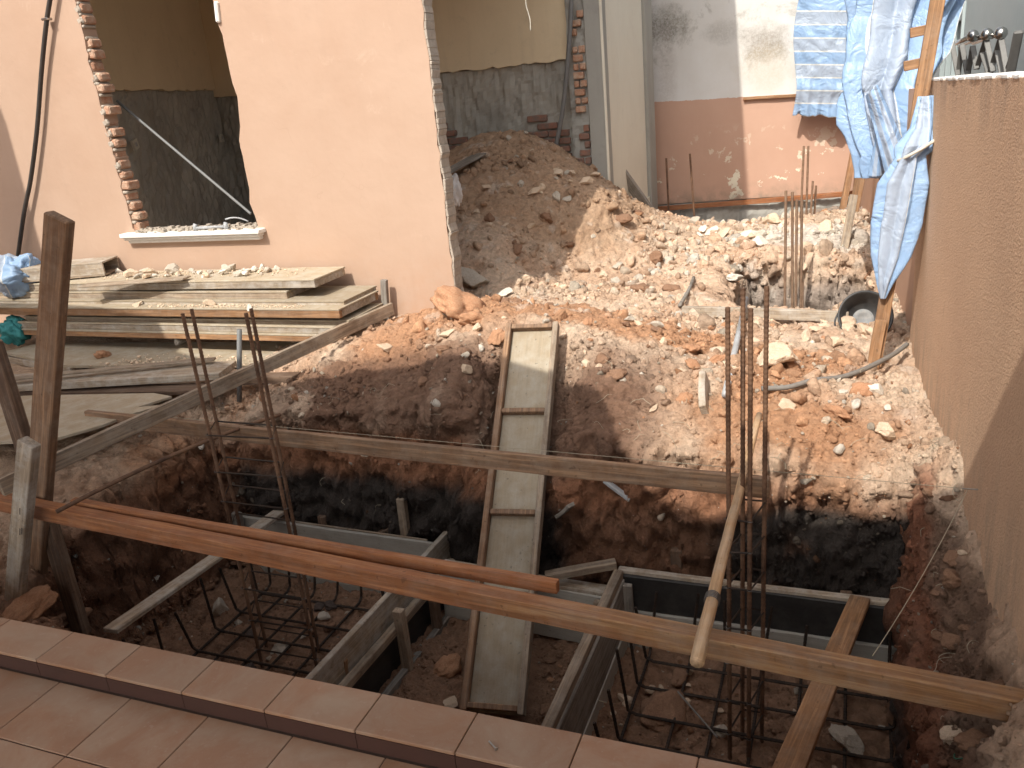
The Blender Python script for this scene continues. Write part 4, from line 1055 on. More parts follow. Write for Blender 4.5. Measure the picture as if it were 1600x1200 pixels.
cage(c_r, [S(1137, 480, y=2.80).xy, S(1173, 482, y=2.80).xy, S(1198, 447, y=2.94).xy, S(1161, 450, y=2.94).xy], -1.1, [S(1137, 480, y=2.80).z, S(1173, 482, y=2.80).z, S(1198, 447, y=2.94).z, S(1161, 450, y=2.94).z],
     [-.95, -.78, -.60, -.44, -.26, -.10, .04], lean=(0, 0))
c_l = empty('column_bars', (-2.6, 2.87, -1.0), 'four tall rusty column bars rising from the left footing', 'rebar cage', 'rebar column cages')
cl_ = [S(285, 490, y=2.80), S(384, 489, y=2.80), S(392, 482, y=2.95), S(299, 483, y=2.95)]
cage(c_l, [c.xy for c in cl_], -1.1, [c.z for c in cl_], [-.97, -.80, -.62, -.45, -.29, -.13, .03, .22])
def mat_grid(root, x0, x1, y0, y1, nx_, ny_, z, hook, sk=0):
    for i in range(nx_):
        x = x0 + (x1 - x0) * i / (nx_ - 1) + R.uniform(-.012, .012); h0, h1 = hook * R.uniform(.8, 1.2), hook * R.uniform(.8, 1.2)
        bar([(x + R.uniform(-.03, .03), y0 - .03, z + h0), (x, y0, z + .02), (x, y0 + .03, z), (x + sk, y1 - .03, z), (x + sk, y1, z + .02), (x + sk + R.uniform(-.04, .04), y1 + .035, z + h1)], .0068, 'mesh_bar', M_REBARD, root)
    for j in range(ny_):
        y = y0 + (y1 - y0) * (j + .5) / ny_ + R.uniform(-.012, .012); h0, h1 = hook * R.uniform(.8, 1.2), hook * R.uniform(.8, 1.2)
        bar([(x0 - .05, y + R.uniform(-.03, .03), z + .012 + h0), (x0 - .015, y, z + .03), (x0 + .02, y, z + .012), (x1 - .02, y + sk, z + .012), (x1 + .015, y + sk, z + .03), (x1 + .04, y + sk + R.uniform(-.03, .03), z + .012 + h1)], .0068, 'mesh_bar', M_REBARD, root)
m_r = empty('footing_mesh', (-.3, 2.8, -1.0), 'bent up steel bar mesh lying in the right footing form', 'rebar mesh', 'footing meshes')
mat_grid(m_r, -.80, .25, 2.28, 3.36, 7, 6, -1.055, .30)
m_l = empty('footing_mesh', (-2.7, 2.8, -1.0), 'bent up steel bar mesh lying in the left footing form', 'rebar mesh', 'footing meshes')
mat_grid(m_l, -3.12, -2.18, 2.30, 3.42, 7, 6, -1.055, .29, .0)
bar([(-.62, 3.05, -1.0), (-.42, 2.86, -1.04)], .004, 'rod_offcut', M_CABLE, None); 
o = bpy.data.objects['rod_offcut']; tag(o, 'short grey rod lying on the right footing mesh', 'rod')
# bars in the rear trench and beside the far wall
def loose(name, label, bars_, mat, r=.0085, group=None, cat='rebar cage', ties=()):
    e = empty(name, bars_[0][0], label, cat, group)
    for a, c in bars_: bar([a, c], r, 'main_bar', mat, e, False, 7)
    for z_ in ties:
        pts = []
        for a, c in bars_:
            t = (z_ - a.z) / (c.z - a.z); pts.append(a.lerp(c, t))
        pts.append(pts[0]); MB().tube(pts, .0035, 5).build('stirrup', mat, e)
    return e
ty = 6.75
loose('column_bars', 'thin bundle of tall dusty bars standing in the rear trench', [(S(1226, 495, y=ty), S(1228, 298, y=ty)), (S(1238, 492, y=ty + .1), S(1238, 300, y=ty + .1)), (S(1243, 497, y=ty), S(1245, 312, y=ty)), (S(1251, 492, y=ty + .1), S(1253, 312, y=ty + .1))], M_REBARL, .011, 'rebar column cages')
loose('single_bar', 'short bar standing alone in the rear trench right of the bundle', [(S(1254, 505, y=6.7), S(1255, 440, y=6.7))], M_REBARL, .006, None, 'rebar')
ty = 9.6
loose('column_bars', 'small bundle of thin bars near the far wall behind the rubble', [(S(1250, 365, y=ty), S(1256, 228, y=ty)), (S(1259, 362, y=ty + .1), S(1263, 228, y=ty + .1)), (S(1265, 362, y=ty), S(1270, 283, y=ty)), (S(1272, 345, y=ty + .12), S(1275, 290, y=ty + .12))], M_REBARL, .012, 'rebar column cages')
loose('single_bar', 'dark upright bar by the far wall, nearest the grey post', [(S(1046, 352, y=10.1), S(1041, 247, y=10.1))], M_REBAR, .012, 'upright bars by the far wall', 'rebar')
loose('single_bar', 'dark upright bar by the far wall, second from the grey post', [(S(1085, 340, y=10.3), S(1078, 240, y=10.3))], M_REBAR, .012, 'upright bars by the far wall', 'rebar')

# ================================================================== TIMBER BY THE WALL
def slab(name, fr, fl, depth, t, mat, label, edge=M_PALE, cat='board', up=(0, 0, 1), group=None, panel=False):
    """a board lying on its face; fr / fl are the right and left ends of its front top edge"""
    fr = Vector(fr); fl = Vector(fl); L = (fr - fl); ln_ = L.length; L.normalize(); U = Vector(up); Sd = U.cross(L).normalized(); U = L.cross(Sd)
    m = Matrix((L, Sd, U)).transposed().to_4x4(); m.translation = (fl + fr) / 2 + Sd * depth / 2 - U * t / 2
    if panel:                                                       # plywood face on a timber frame
        root = empty(name, m.translation - Vector((0, 0, t / 2)), label, cat, group)
        MB().beam((-ln_ / 2 - .004, 0, t / 2 - .006), (ln_ / 2 + .004, 0, t / 2 - .006), depth + .008, .012, bev=.002, seg=8, warp=.002).build('plywood_face', M_PLY, root, rot=m)
        MB().beam((-ln_ / 2, -depth / 2 + .018, -.0062), (ln_ / 2, -depth / 2 + .018, -.0062), .036, t - .012, bev=.003, seg=10, warp=.002).build('edge_batten', mat, root, rot=m)
        MB().beam((-ln_ / 2, depth / 2 - .018, -.0062), (ln_ / 2, depth / 2 - .018, -.0062), .036, t - .012, bev=.003, seg=4).build('edge_batten', mat, root, rot=m)
        for x_ in (-ln_ / 2 + .018, ln_ / 2 - .018, 0):
            MB().beam((x_, -depth / 2 + .037, -.0062), (x_, depth / 2 - .037, -.0062), .034, t - .014, bev=.003).build('end_batten', edge, root, rot=m)
        return root
    b = MB().beam((-ln_ / 2, 0, 0), (ln_ / 2, 0, 0), depth, t, bev=.003, seg=10, warp=.004)
    return b.build(name, mat, rot=m, label=label, cat=cat, group=group)
def zof(px, py, y): return S(px, py, y=y).z
GS = 'stacked form panels by the peach wall'
yS = 4.50
def layer(i, yt, yb_, xr_, xl_, yfront, depth, mat, label, panel=True, tilt=0):
    z1 = zof(400, yt, yfront); z0 = zof(400, yb_, yfront)
    return slab('form_panel', (xr_, yfront, z1 + tilt), (xl_, yfront, z1), depth, z1 - z0, mat, label, cat='form panel', group=GS, panel=panel)
XA = S(485, 438, y=4.52).x; XB = S(536, 465, y=4.50).x
layer(0, 441, 454.5, XA, -6.05, 4.56, .38, M_PALE, 'topmost form panel of the stack, sprinkled with plaster lumps', tilt=.02)
layer(1, 455, 467, S(448, 460, y=4.55).x, -6.6, 4.55, .37, M_WEATH, 'second form panel from the top of the stack, with a broken end')
layer(2, 469.5, 479.5, XB, -6.55, 4.50, .42, M_PALE, 'third form panel from the top, its pale end sticking out right')
layer(3, 482, 496, XB + .02, -6.7, 4.40, .50, M_BROWNB, 'fourth form panel from the top, strewn with orange crumbs')
layer(4, 498.5, 506.5, S(545, 500, y=4.46).x, -5.9, 4.46, .44, M_WEATH, 'fifth form panel from the top of the stack')
layer(5, 508.5, 519.5, S(520, 510, y=4.43).x, -5.95, 4.43, .47, M_PALE, 'sixth form panel from the top, cracked along its edge')
layer(6, 521, 532, S(520, 525, y=4.41).x, -5.9, 4.41, .49, M_BROWNB, 'bottom form panel of the stack by the peach wall')
# box end and thin board on top
bx0 = S(92, 452, y=4.62); bx1 = S(136, 447, y=4.62)
tz = zof(400, 441, 4.56)
e = empty('timber_box', (bx1.x - .3, 4.72, tz), 'hollow boxed timber end on top of the stack', 'box')
m = Matrix.Translation((bx1.x - .35, 4.73, tz + .012)) @ Matrix.Rotation(math.radians(20), 4, 'Z')
MB().beam((-.45, 0, .105), (.4, 0, .105), .26, .014, bev=.002, seg=4).build('top_board', M_PALE, e, rot=m)
MB().beam((-.45, 0, .01), (.4, 0, .01), .26, .014, bev=.002, seg=4).build('base_board', M_WEATH, e, rot=m)
for s_ in (-1, 1): MB().beam((-.45, s_ * .12, .0575), (.4, s_ * .12, .0575), .018, .08, bev=.002, seg=4).build('side_board', M_PALE, e, rot=m)
plank('loose_board', S(130, 446, z=tz + .02), S(292, 434, z=tz + .035), .11, .014, M_WEATH, 'thin grey board lying on the topmost form panel', 'board')
# sheets and boards on the yard
plys = []
def sheet(name, pts, t, mat, label, cat='plywood sheet', jagged=None):
    """flat sheet with a given outline (list of points on its top face)"""
    P = [Vector(p) for p in pts]; n = len(P); U = Vector((0, 0, t))
    L = (P[1] - P[0]).normalized(); m, _ = frame(P[0], P[1]); inv = m.inverted()
    b = MB(); b.add([inv @ p_ for p_ in P] + [inv @ (p_ - U) for p_ in P], [tuple(range(n)), tuple(reversed(range(n, 2 * n)))] + [(i, n + i, n + (i + 1) % n, (i + 1) % n) for i in range(n)])
    return b.build(name, mat, rot=m, label=label, cat=cat)
sheet('plywood_sheet', [S(100, 571, z=.055), S(350, 571, z=.05), S(470, 560, z=.05), S(560, 533, z=.06), S(60, 536, z=.07), S(5, 550, z=.07)], .018, M_PLY, 'pale plywood sheet at the foot of the panel stack')
slab('loose_board', S(108, 575, z=.04), S(0, 556, z=.04), .09, .05, M_PALE, 'short thick board end under the pale plywood sheet', cat='board')
slab('long_board', S(342, 583, z=.10), S(-60, 607, z=.09), .26, .045, M_PALE, 'wide pale board lying in front of the panel stack', cat='board')
plank('thin_board', S(-40, 598, z=.125), S(336, 561, z=.125), .06, .014, M_WEATH, 'thin grey lath on top of the wide pale board', 'board')
slab('brown_board', S(330, 610, z=.035), S(-20, 613, z=.03), .14, .03, M_DARKW, 'dark brown board under the wide pale board', cat='board')
slab('dark_board', S(460, 588, z=.07), S(330, 592, z=.06), .09, .05, M_DARKW, 'short dark board end beside the round stake', cat='board')
sheet('plywood_sheet', [S(84, 686, z=.06), S(160, 664, z=.06), S(200, 648, z=.06), S(258, 632, z=.06), S(215, 636, z=.06), S(268, 619, z=.06), S(240, 614, z=.06), S(40, 618, z=.07), S(-160, 640, z=.07), S(-160, 700, z=.06)], .014, M_PLY, 'tan plywood sheet with a splintered corner by the tall post')

# ================================================================== TARPS, PROPS AND BITS ON THE RIGHT
def cloth(name, fn, nu, nv, mat, label, cat='tarp', group=None, parent=None):
    b = MB(); b.grid(fn, nu, nv); o = b.build(name, mat, parent, smooth=True, label=label, cat=cat, group=group)
    md = o.modifiers.new('thickness', 'SOLIDIFY'); md.thickness = .003
    return o
def nz(x, y, s): return float(vnoise(np.array([[x, y, 0.0]]), s)[0])
yT = fwy(-.4) - .28
tlT, trT = S(1250, -70, y=yT), S(1392, -70, y=yT); blT, brT = S(1238, 181, y=yT), S(1344, 182, y=yT)
def f_str(u, v):
    wv_ = u + .035 * math.sin(v * 9) * (1 - u)
    p = blT.lerp(brT, wv_).lerp(tlT.lerp(trT, wv_), v)
    rip = .012 * math.sin(u * 40 + 3 * v) * (1 - v) ** 2 + .02 * nz(u * 2.5, v * 6, 3) + .010 * nz(u * 9 + v * 6, v * 18, 5)
    p = p + nF * (rip + .03 * math.exp(-((v - .18) / .05) ** 2))
    if v < .02: p = p + Vector((0, 0, .015 * math.sin(u * 19) + .01 * nz(u * 20, 0, 2)))
    return tuple(p)
cloth('striped_tarp', f_str, 60, 90, M_TARP, 'striped blue tarp sheet hanging flat before the far wall', group='blue tarps')
def loft(name, rings, nu, mat, label, seed, fold=.25, nf=7, group='blue tarps'):
    """hanging bunch of cloth: rings = (centre, half width along side, half depth)"""
    def fn(u, v):
        t = v * (len(rings) - 1); i = min(int(t), len(rings) - 2); f = t - i; f = f * f * (3 - 2 * f)
        c = Vector(rings[i][0]).lerp(Vector(rings[i + 1][0]), f); a = rings[i][1] * (1 - f) + rings[i + 1][1] * f; d_ = rings[i][2] * (1 - f) + rings[i + 1][2] * f
        an = u * 2 * math.pi * .96 + .3
        k = 1 + fold * math.sin(an * nf + seed + 2.2 * v) + .8 * fold * nz(u * 9, v * 3, seed) + .3 * fold * nz(u * 24, v * 12, seed + 1)
        sx_ = Vector((1, -.1, 0)); sy_ = Vector((0.1, 1, 0))
        return tuple(c + sx_ * math.cos(an) * a * k + sy_ * math.sin(an) * d_ * k)
    return cloth(name, fn, nu, 60, mat, label, group=group)
yH = 6.6
loft('draped_tarp', [(S(1425, -60, y=yH), .34, .10), (S(1405, 20, y=yH), .26, .10), (S(1398, 90, y=yH - .05), .24, .10), (S(1382, 140, y=yH - .1), .20, .09), (S(1390, 190, y=yH - .15), .21, .09), (S(1402, 240, y=yH - .2), .19, .07), (S(1402, 276, y=yH - .2), .17, .05)], 170, M_TARP2, 'blue woven tarp bunched in long folds beside the leaning tarp post', 4, .34, 11)
def f_flap(u, v):
    a, b_ = S(1352, 150, y=yH - .35), S(1372, 130, y=yH - .35); c, d_ = S(1385, 282, y=yH - .4), S(1428, 262, y=yH - .4)
    p = c.lerp(d_, u).lerp(a.lerp(b_, u), v); return tuple(p + Vector((0, -.05 * math.sin(u * 3.1) + .02 * nz(u * 5, v * 5, 8), .012 * nz(u * 6, v * 2, 4))))
cloth('tarp_flap', f_flap, 40, 60, M_TARP2, 'loose grey flap of woven tarp hanging below the bunched tarp', group='blue tarps')
def f_flap2(u, v):
    a, b_ = S(1372, 190, y=yH - .25), S(1384, 185, y=yH - .25); c, d_ = S(1356, 276, y=yH - .25), S(1388, 274, y=yH - .25)
    p = c.lerp(d_, u).lerp(a.lerp(b_, u), v); return tuple(p + Vector((0, -.04 * math.sin(u * 4), 0)))
cloth('tarp_flap', f_flap2, 30, 40, M_TARP2, 'small bright blue tarp corner behind the grey flap', group='blue tarps')
pT0 = S(1366, 572, z=-.02); pT1 = S(1472, -40, y=5.08)
e = empty('tarp_post', pT0, 'long tan post leaning on the boundary wall with the tarps tied to it', 'post')
plank('upright', pT0, pT1, .07, .045, M_BROWNB, parent=e, up=(0, 1, 0), seg=10)
for (ax, ay, bx_, by_) in ((1422, 52, 1450, 46), (1412, 104, 1446, 97)):
    plank('side_cleat', S(ax, ay, y=5.16), S(bx_, by_, y=5.16), .04, .05, M_BROWNB, parent=e, seg=2)
kn = S(1432, 236, y=4.95)
loft('knotted_tarp', [(S(1446, 150, y=4.98), .03, .03), (S(1443, 200, y=4.94), .055, .045), (S(1436, 226, y=4.88), .085, .07), (S(1424, 244, y=4.86), .055, .05), (S(1412, 285, y=4.85), .095, .055), (S(1402, 345, y=4.84), .092, .055), (S(1393, 400, y=4.82), .075, .045), (S(1384, 440, y=4.80), .035, .03), (S(1380, 466, y=4.79), .010, .010)], 90, M_TARP2, 'pale blue tarp knotted round the leaning post and hanging to a point', 9, .22, 7)
b = MB(); c_ = S(1432, 240, y=4.86)
b.tube([c_ + Vector((.088 * math.cos(a), .075 * math.sin(a), .05 * math.cos(a) + .02)) for a in np.linspace(0, 2 * math.pi, 24)], .009, 8)
b.build('tie_band', M_SOCKET, bpy.data.objects['knotted_tarp'], smooth=True)
plank('stub_board', S(1362, 585, y=4.75), S(1377, 500, y=4.78), .06, .03, M_BROWNB, 'short tan board stub beside the foot of the leaning tarp post', 'board', up=(0, 1, 0), seg=3)
# props under the striped tarp and along the wall
plank('prop', onfar(1298, 342, .55), onfar(1336, 186, .25), .07, .05, M_BROWNB, 'slanted prop under the right corner of the striped tarp', 'prop', up=tuple(nF))
plank('prop', onfar(1341, 180, .30), onfar(1342, 225, .30), .05, .03, M_PALE, 'short pale stick hanging under the striped tarp corner', 'prop', up=tuple(nF), seg=2)
plank('prop', S(1311, 428, y=7.6), S(1334, 305, y=7.95), .07, .035, M_WEATH, 'grey board leaning over the rubble beside the boundary wall', 'prop', up=(0, 1, 0))
plank('prop', S(1334, 330, y=8.3), S(1360, 190, y=8.3), .085, .04, M_BROWNB, 'wide tan plank leaning on the far part of the boundary wall', 'prop', up=(0, 1, 0))
plank('prop', S(1377, 320, y=6.9), S(1380, 270, y=6.9), .05, .03, M_BROWNB, 'tan plank upright below the hanging tarp flaps', 'prop', up=(0, 1, 0))
plank('leaning_plank', S(1018, 334, y=9.2), S(962, 256, y=9.0), .11, .05, M_GREYW, 'grey plank leaning against the cream side wall', 'plank', up=(.3, 1, 0))
# basin
c_ = S(1352, 494, y=5.45); ax = (Vector((0, 0, EYE)) - c_).normalized(); ax = (ax + Vector((.12, 0, .18))).normalized()
bm_ = ax.to_track_quat('Z', 'Y').to_matrix().to_4x4(); bm_.translation = c_
e = empty('rubber_basin', c_ - Vector((0, 0, .15)), 'black rubber mixing basin tipped on its side by the boundary wall', 'basin')
prof = [(.02, -.115), (.105, -.115), (.112, -.11), (.150, -.005), (.160, .0), (.163, .006), (.157, .01), (.146, .004), (.142, -.005), (.104, -.102), (.02, -.106)]
def lathe(prof, n):
    b = MB(); k = len(prof)
    for i in range(n):
        a = 2 * math.pi * i / n
        for r_, z_ in prof: b.v.append((r_ * math.cos(a), r_ * math.sin(a), z_))
    for i in range(n):
        for j in range(k - 1): b.f.append((i * k + j, ((i + 1) % n) * k + j, ((i + 1) % n) * k + j + 1, i * k + j + 1))
    return b
lathe(prof, 40).build('bowl', M_RUBBER, e, rot=bm_, smooth=True)
lathe([(.0005, -.1045), (.03, -.1045), (.034, -.1), (.06, -.1), (.064, -.1045), (.098, -.1035)], 32).build('dusty_bottom', M_BASIN, e, rot=bm_, smooth=True)
MB().tube([bm_ @ Vector((-.158 - .02 * math.sin(t * math.pi), -.06 + .12 * t - .04, -.002)) for t in np.linspace(0, 1, 10)], .006, 8).build('handle', M_RUBBER, e, smooth=True)

# pipes, cables and scraps on the spoil
def on_ground(pts, lift, r, name, mat, label, cat, n=8, flat=False):
    q = spline([SG(*p) + Vector((0, 0, lift)) for p in pts], 8)
    return MB().tube(q, r, n).build(name, mat, label=label, cat=cat, smooth=True)
cz0, cz1 = SG(1204, 606).z + .03, .05; cq = []
for k_, (px, py) in enumerate([(1190, 607), (1230, 605), (1270, 599), (1310, 590), (1345, 579), (1375, 565), (1400, 551), (1417, 538)]):
    p_ = S(px, py, z=cz0 + (cz1 - cz0) * k_ / 7)
    if p_.z < gz(p_.x, p_.y) + .012: p_ = SG(px, py) + Vector((0, 0, .016))
    cq.append(p_)
MB().tube(spline(cq, 8), .0135, 9).build('cable', M_CABLE, label='dusty grey cable curving over the rubble up to the boundary wall', cat='cable', smooth=True)
a_, c_ = SG(1133, 626) + Vector((0, 0, .03)), SG(1166, 498) + Vector((0, 0, .14))
MB().tube([a_, c_], .018, 10).build('plastic_pipe', M_PVC, label='straight grey plastic pipe behind the right column bars', cat='pipe', smooth=True)
on_ground([(1062, 484), (1075, 462), (1084, 440)], .03, .014, 'strip_offcut', M_GREYW, 'curved grey strip lying on the rubble left of the trench', 'strip')
e0, e1 = SG(1100, 604) + Vector((0, 0, .06)), SG(1100, 648) + Vector((0, 0, .02))
plank('wood_offcut', e1, e0, .075, .035, M_PALE, 'stubby pale wood offcut standing in the rubble', 'offcut', up=(0, 1, .5), seg=3)
plank('wood_offcut', SG(985, 786) + Vector((0, 0, .02)), SG(945, 756) + Vector((0, 0, .02)), .03, .02, M_PVC, 'short pale offcut at the shadow edge below the red board', 'offcut', seg=3)
plank('wood_offcut', SG(875, 806) + Vector((0, -.02, .01)), SG(895, 790) + Vector((0, -.02, .015)), .05, .02, M_GREYW, 'grey flat offcut stuck in the dark pit side right of the ramp', 'offcut', seg=3)
plank('room_plank', S(640, 300, y=6.6), S(752, 240, y=7.3), .16, .02, M_GREYW, 'dark plank lying on the heap behind the wall end', 'plank')
def crumple(name, c, sx_, sy_, sz_, mat, label, cat, seed, group=None):
    def fn(u, v):
        an = u * 2 * math.pi; ph = (v - .5) * math.pi * .98; d_ = Vector((math.cos(ph) * math.cos(an), math.cos(ph) * math.sin(an), math.sin(ph)))
        k = 1 + .35 * nz(d_.x * 2.1 + seed, d_.y * 2.1 + d_.z, seed) + .18 * nz(d_.x * 6 + seed, d_.y * 6 + d_.z * 4, seed + 2) + .08 * nz(d_.x * 14, d_.z * 14 + d_.y * 9, seed + 3)
        return tuple(c + Vector((d_.x * sx_, d_.y * sy_, d_.z * sz_)) * k)
    b = MB(); b.grid(fn, 60, 40); return b.build(name, mat, label=label, cat=cat, smooth=True, group=group)
crumple('white_bag', S(708, 300, y=5.9), .06, .06, .11, M_PAPER, 'crumpled white bag on the heap by the wall end', 'bag', 3)
crumple('tarp_bundle', S(22, 428, y=4.62), .30, .16, .13, M_TARP2, 'crumpled blue tarp bundle on the left end of the panel stack', 'tarp', 5, 'blue tarps')
crumple('green_net', S(22, 516, y=4.45), .13, .1, .09, M_TEAL, 'crumpled teal net stuffed beside the panel stack', 'net', 8)

# builder's strings
def string(name, a, c, sag, label, mat=M_STRING, r=.0013):
    return MB().tube(arc(a, c, sag, 16), r, 5).build(name, mat, label=label, cat='string')
nl = S(1527, 765, wall=BW)
string('builder_string', Q0.lerp(Q1, .07) + Vector((0, 0, .05)), nl + Vector((-.03, 0, 0)), .0, 'thin string pulled level above the red brown board to the wall nail')
string('builder_string', nl + Vector((-.03, 0, 0)), on_beam(.895, .05, .03), .03, 'thin string sagging from the wall nail down to the front board')
MB().tube([nl + Vector((-.05, -.01, .005)), nl + Vector((.03, 0, 0))], .003, 6).build('wall_nail', M_NAIL, label='nail in the boundary wall holding a string', cat='nail')
k0 = S(764, 1158, z=.004); k1 = S(775, 1170, z=.004)
e = empty('loose_nail', k0, 'steel nail lying on the tiled step', 'nail')
MB().tube([k0, k1], .0022, 7).build('shank', M_NAIL, e)
MB().tube([k1 + (k1 - k0).normalized() * .0005, k1 + (k1 - k0).normalized() * .0025], .0052, 10).build('head', M_NAIL, e)
wpts = [S(1600, 1140, z=-.28), S(1560, 1150, z=-.35), S(1505, 1165, z=-.38), S(1492, 1185, z=-.36), S(1530, 1180, z=-.33), S(1582, 1168, z=-.31), S(1570, 1185, z=-.36), S(1520, 1200, z=-.4)]
MB().tube(spline(wpts, 10), .0022, 6).build('green_wire', M_GREENW, label='loop of thin green wire on the earth below the boundary wall', cat='wire', smooth=True)
MB().tube(spline([S(948, 1098, z=-1.0), S(930, 1090, z=-.98), S(900, 1050, z=-.99)], 6), .003, 5).build('root', M_STRING, label='short pale root lying between the ramp and the right form', cat='root')
plank('corner_offcut', S(1575, 1215, z=-.2), S(1602, 1175, z=-.2), .06, .03, M_BROWNB, 'bit of tan wood at the bottom right corner', 'offcut', seg=2)
# pencil marks on the light post
pm = bpy.data.objects['light_post']
for (a, b_) in ((794, 804), (826, 836), (825, 835)):
    x_ = 31 if a != 825 else 34
    MB().beam(S(x_, a, y=2.243), S(x_, b_, y=2.243), .004, .002, up=(0, 1, 0), bev=0.0004).build('pencil_mark', M_MARK, pm)

# ================================================================== STONES AND LUMPS
def rock_mesh(seed, kind, n=4):
    import bmesh
    bm = bmesh.new(); bmesh.ops.create_icosphere(bm, subdivisions=n, radius=1)
    v = np.array([q.co[:] for q in bm.verts]); r_ = np.random.RandomState(seed)
    clay = kind in ('orange', 'brown', 'dark')
    d_ = np.ones(len(v)) * 1.0
    for k in range(7 if clay else 11):
        ax_ = r_.normal(size=3); ax_ /= np.linalg.norm(ax_); c = r_.uniform(.38, .74) if not clay else r_.uniform(.6, .9)
        pr_ = v @ ax_; d_ = np.where(pr_ * d_ > c, c / np.maximum(pr_, 1e-3), d_)
    if clay: d_ = d_ * (.86 + .30 * fbm(v + seed * 3.7, 1.5, 4, seed, .6) + .24 * clods(v + seed, .62, seed) + .15 * clods(v + seed, .3, seed + 9) + .07 * clods(v + seed, .13, seed + 19) - .08)
    else: d_ = d_ * (1 + .16 * fbm(v + seed * 3.7, 1.4, 3, seed) + .07 * fbm(v + seed, 5, 4, seed + 3, .65) + .03 * clods(v + seed, .2, seed))
    v = v * d_[:, None] * r_.uniform([.85, .7, .55], [1.2, 1.0, .85])
    for q, c in zip(bm.verts, v): q.co = c
    m_ = bpy.data.meshes.new('rubble_' + kind); bm.to_mesh(m_); bm.free(); m_.materials.append(M_ROCK[kind])
    m_.polygons.foreach_set('use_smooth', [True] * len(m_.polygons)) if clay else None
    return m_
ROCKS = {k: [rock_mesh(s + 10 * i, k) for s in range(6)] for i, k in enumerate(M_ROCK)}
def rock(p, size, kind, label, cat='stone', group=None, seed=None, squash=1, name='rubble_stone', sink=.3):
    r_ = random.Random(seed if seed is not None else int(p.x * 977 + p.y * 1731))
    o = bpy.data.objects.new(name, r_.choice(ROCKS[kind])); COL.objects.link(o)
    o.scale = (size * r_.uniform(.9, 1.2), size * r_.uniform(.8, 1.1), size * squash * r_.uniform(.85, 1.1))
    o.rotation_euler = (r_.uniform(-.5, .5), r_.uniform(-.5, .5), r_.uniform(0, 6.3))
    o.location = p + Vector((0, 0, size * squash * (.55 - sink))); return tag(o, label, cat, group)
for (px, py, s_, k, lb, sq) in (
    (718, 476, .19, 'orange', 'large orange clay lump at the foot of the peach wall end', .8),
    (738, 500, .085, 'orange', 'smaller red clay lump just right of the large one', .9),
    (702, 519, .06, 'cream', 'yellowish stone below the large orange clay lump', .7),
    (776, 527, .06, 'orange', 'orange stone against the top of the ramp', .9),
    (783, 455, .11, 'white', 'long pale slab behind the large orange clay lump', .55),
    (745, 428, .16, 'grey', 'grey concrete chunk lying at the wall end in shade', .6),
    (1212, 556, .135, 'cream', 'big rounded pale boulder behind the right column bars', 1.2),
    (996, 434, .075, 'grey', 'pale grey stone on the sunlit slope of the heap', .85),
    (1145, 432, .085, 'white', 'white stone on the left lip of the rear trench', .8),
    (1113, 355, .13, 'white', 'broad white slab at the foot of the far wall', .55),
    (1085, 342, .10, 'grey', 'dull stone left of the broad white slab', .7),
    (1165, 360, .12, 'white', 'white stone right of the broad white slab', .5),
    (605, 541, .07, 'cream', 'pale stone at the top edge of the shaded mound', .8),
    (731, 575, .05, 'cream', 'single pale stone in the shaded mound left of the ramp', .95),
    (960, 585, .05, 'brown', 'brown clod at the shadow edge right of the ramp', .9),
    (1382, 672, .085, 'cream', 'angular cream stone near the boundary wall', .8),
    (1300, 535, .06, 'cream', 'round cream stone in front of the basin', 1),
    (1362, 518, .045, 'cream', 'yellow stone just below the basin', .9),
    (345, 950, .085, 'grey', 'grey stone beside the left footing mesh', 1.2),
    (437, 1012, .07, 'grey', 'flat grey stone under the left footing mesh', .5),
    (1036, 1108, .10, 'brown', 'light brown block under the left end of the right mesh', .6),
    (1318, 1150, .10, 'grey', 'grey stone under the tan plank in the right footing', .8),
    (697, 1045, .075, 'orange', 'red clay ball between the left form and the ramp', 1),
    (700, 1098, .05, 'cream', 'pale stone by the bottom of the ramp', .6),
    (48, 948, .12, 'orange', 'reddish clod at the foot of the short pale post', .7),
    (100, 965, .09, 'brown', 'brown clod right of the reddish one by the step', .7),
    (243, 905, .05, 'white', 'small white stone sticking out of the dark pit side', .8),
    (163, 552, .055, 'orange', 'orange lump on the pale plywood sheet', .9),
    (283, 530, .05, 'white', 'upright white chip leaning on the bottom form panel', 1.4),
    (330, 472, .05, 'cream', 'cream lump on the ledge of the fourth form panel', .8),
    (390, 477, .035, 'white', 'white chip on the ledge of the fourth form panel', .9),
    (215, 473, .05, 'cream', 'flat cream lump left on the fourth form panel', .6),
    (216, 655, .04, 'orange', 'small stone on the bare ground under the side board', .9),
    (316, 697, .035, 'white', 'white pebble beside the left column bars', .8)):
    if (px, py) in ((283, 530),): p = S(px, py + 8, z=.06)
    elif (px, py) in ((163, 552),): p = S(px, py + 5, z=.06)
    elif (px, py) in ((330, 472), (390, 477), (215, 473)): p = S(px, py + 5, z=zof(400, 482, 4.40))
    else: p = SG(px, py + s_ * 70)
    rock(p, s_, k, lb, 'clod' if k in ('orange', 'brown') else 'stone', sink=.25, squash=sq, name='clay_clod' if k in ('orange', 'brown') else 'rubble_stone')
def inshape(x, y, poly):
    c = False; j = len(poly) - 1
    for i in range(len(poly)):
        if (poly[i][1] > y) != (poly[j][1] > y) and x < (poly[j][0] - poly[i][0]) * (y - poly[i][1]) / (poly[j][1] - poly[i][1]) + poly[i][0]: c = not c
        j = i
    return c
rr = random.Random(21)
SCAT = []
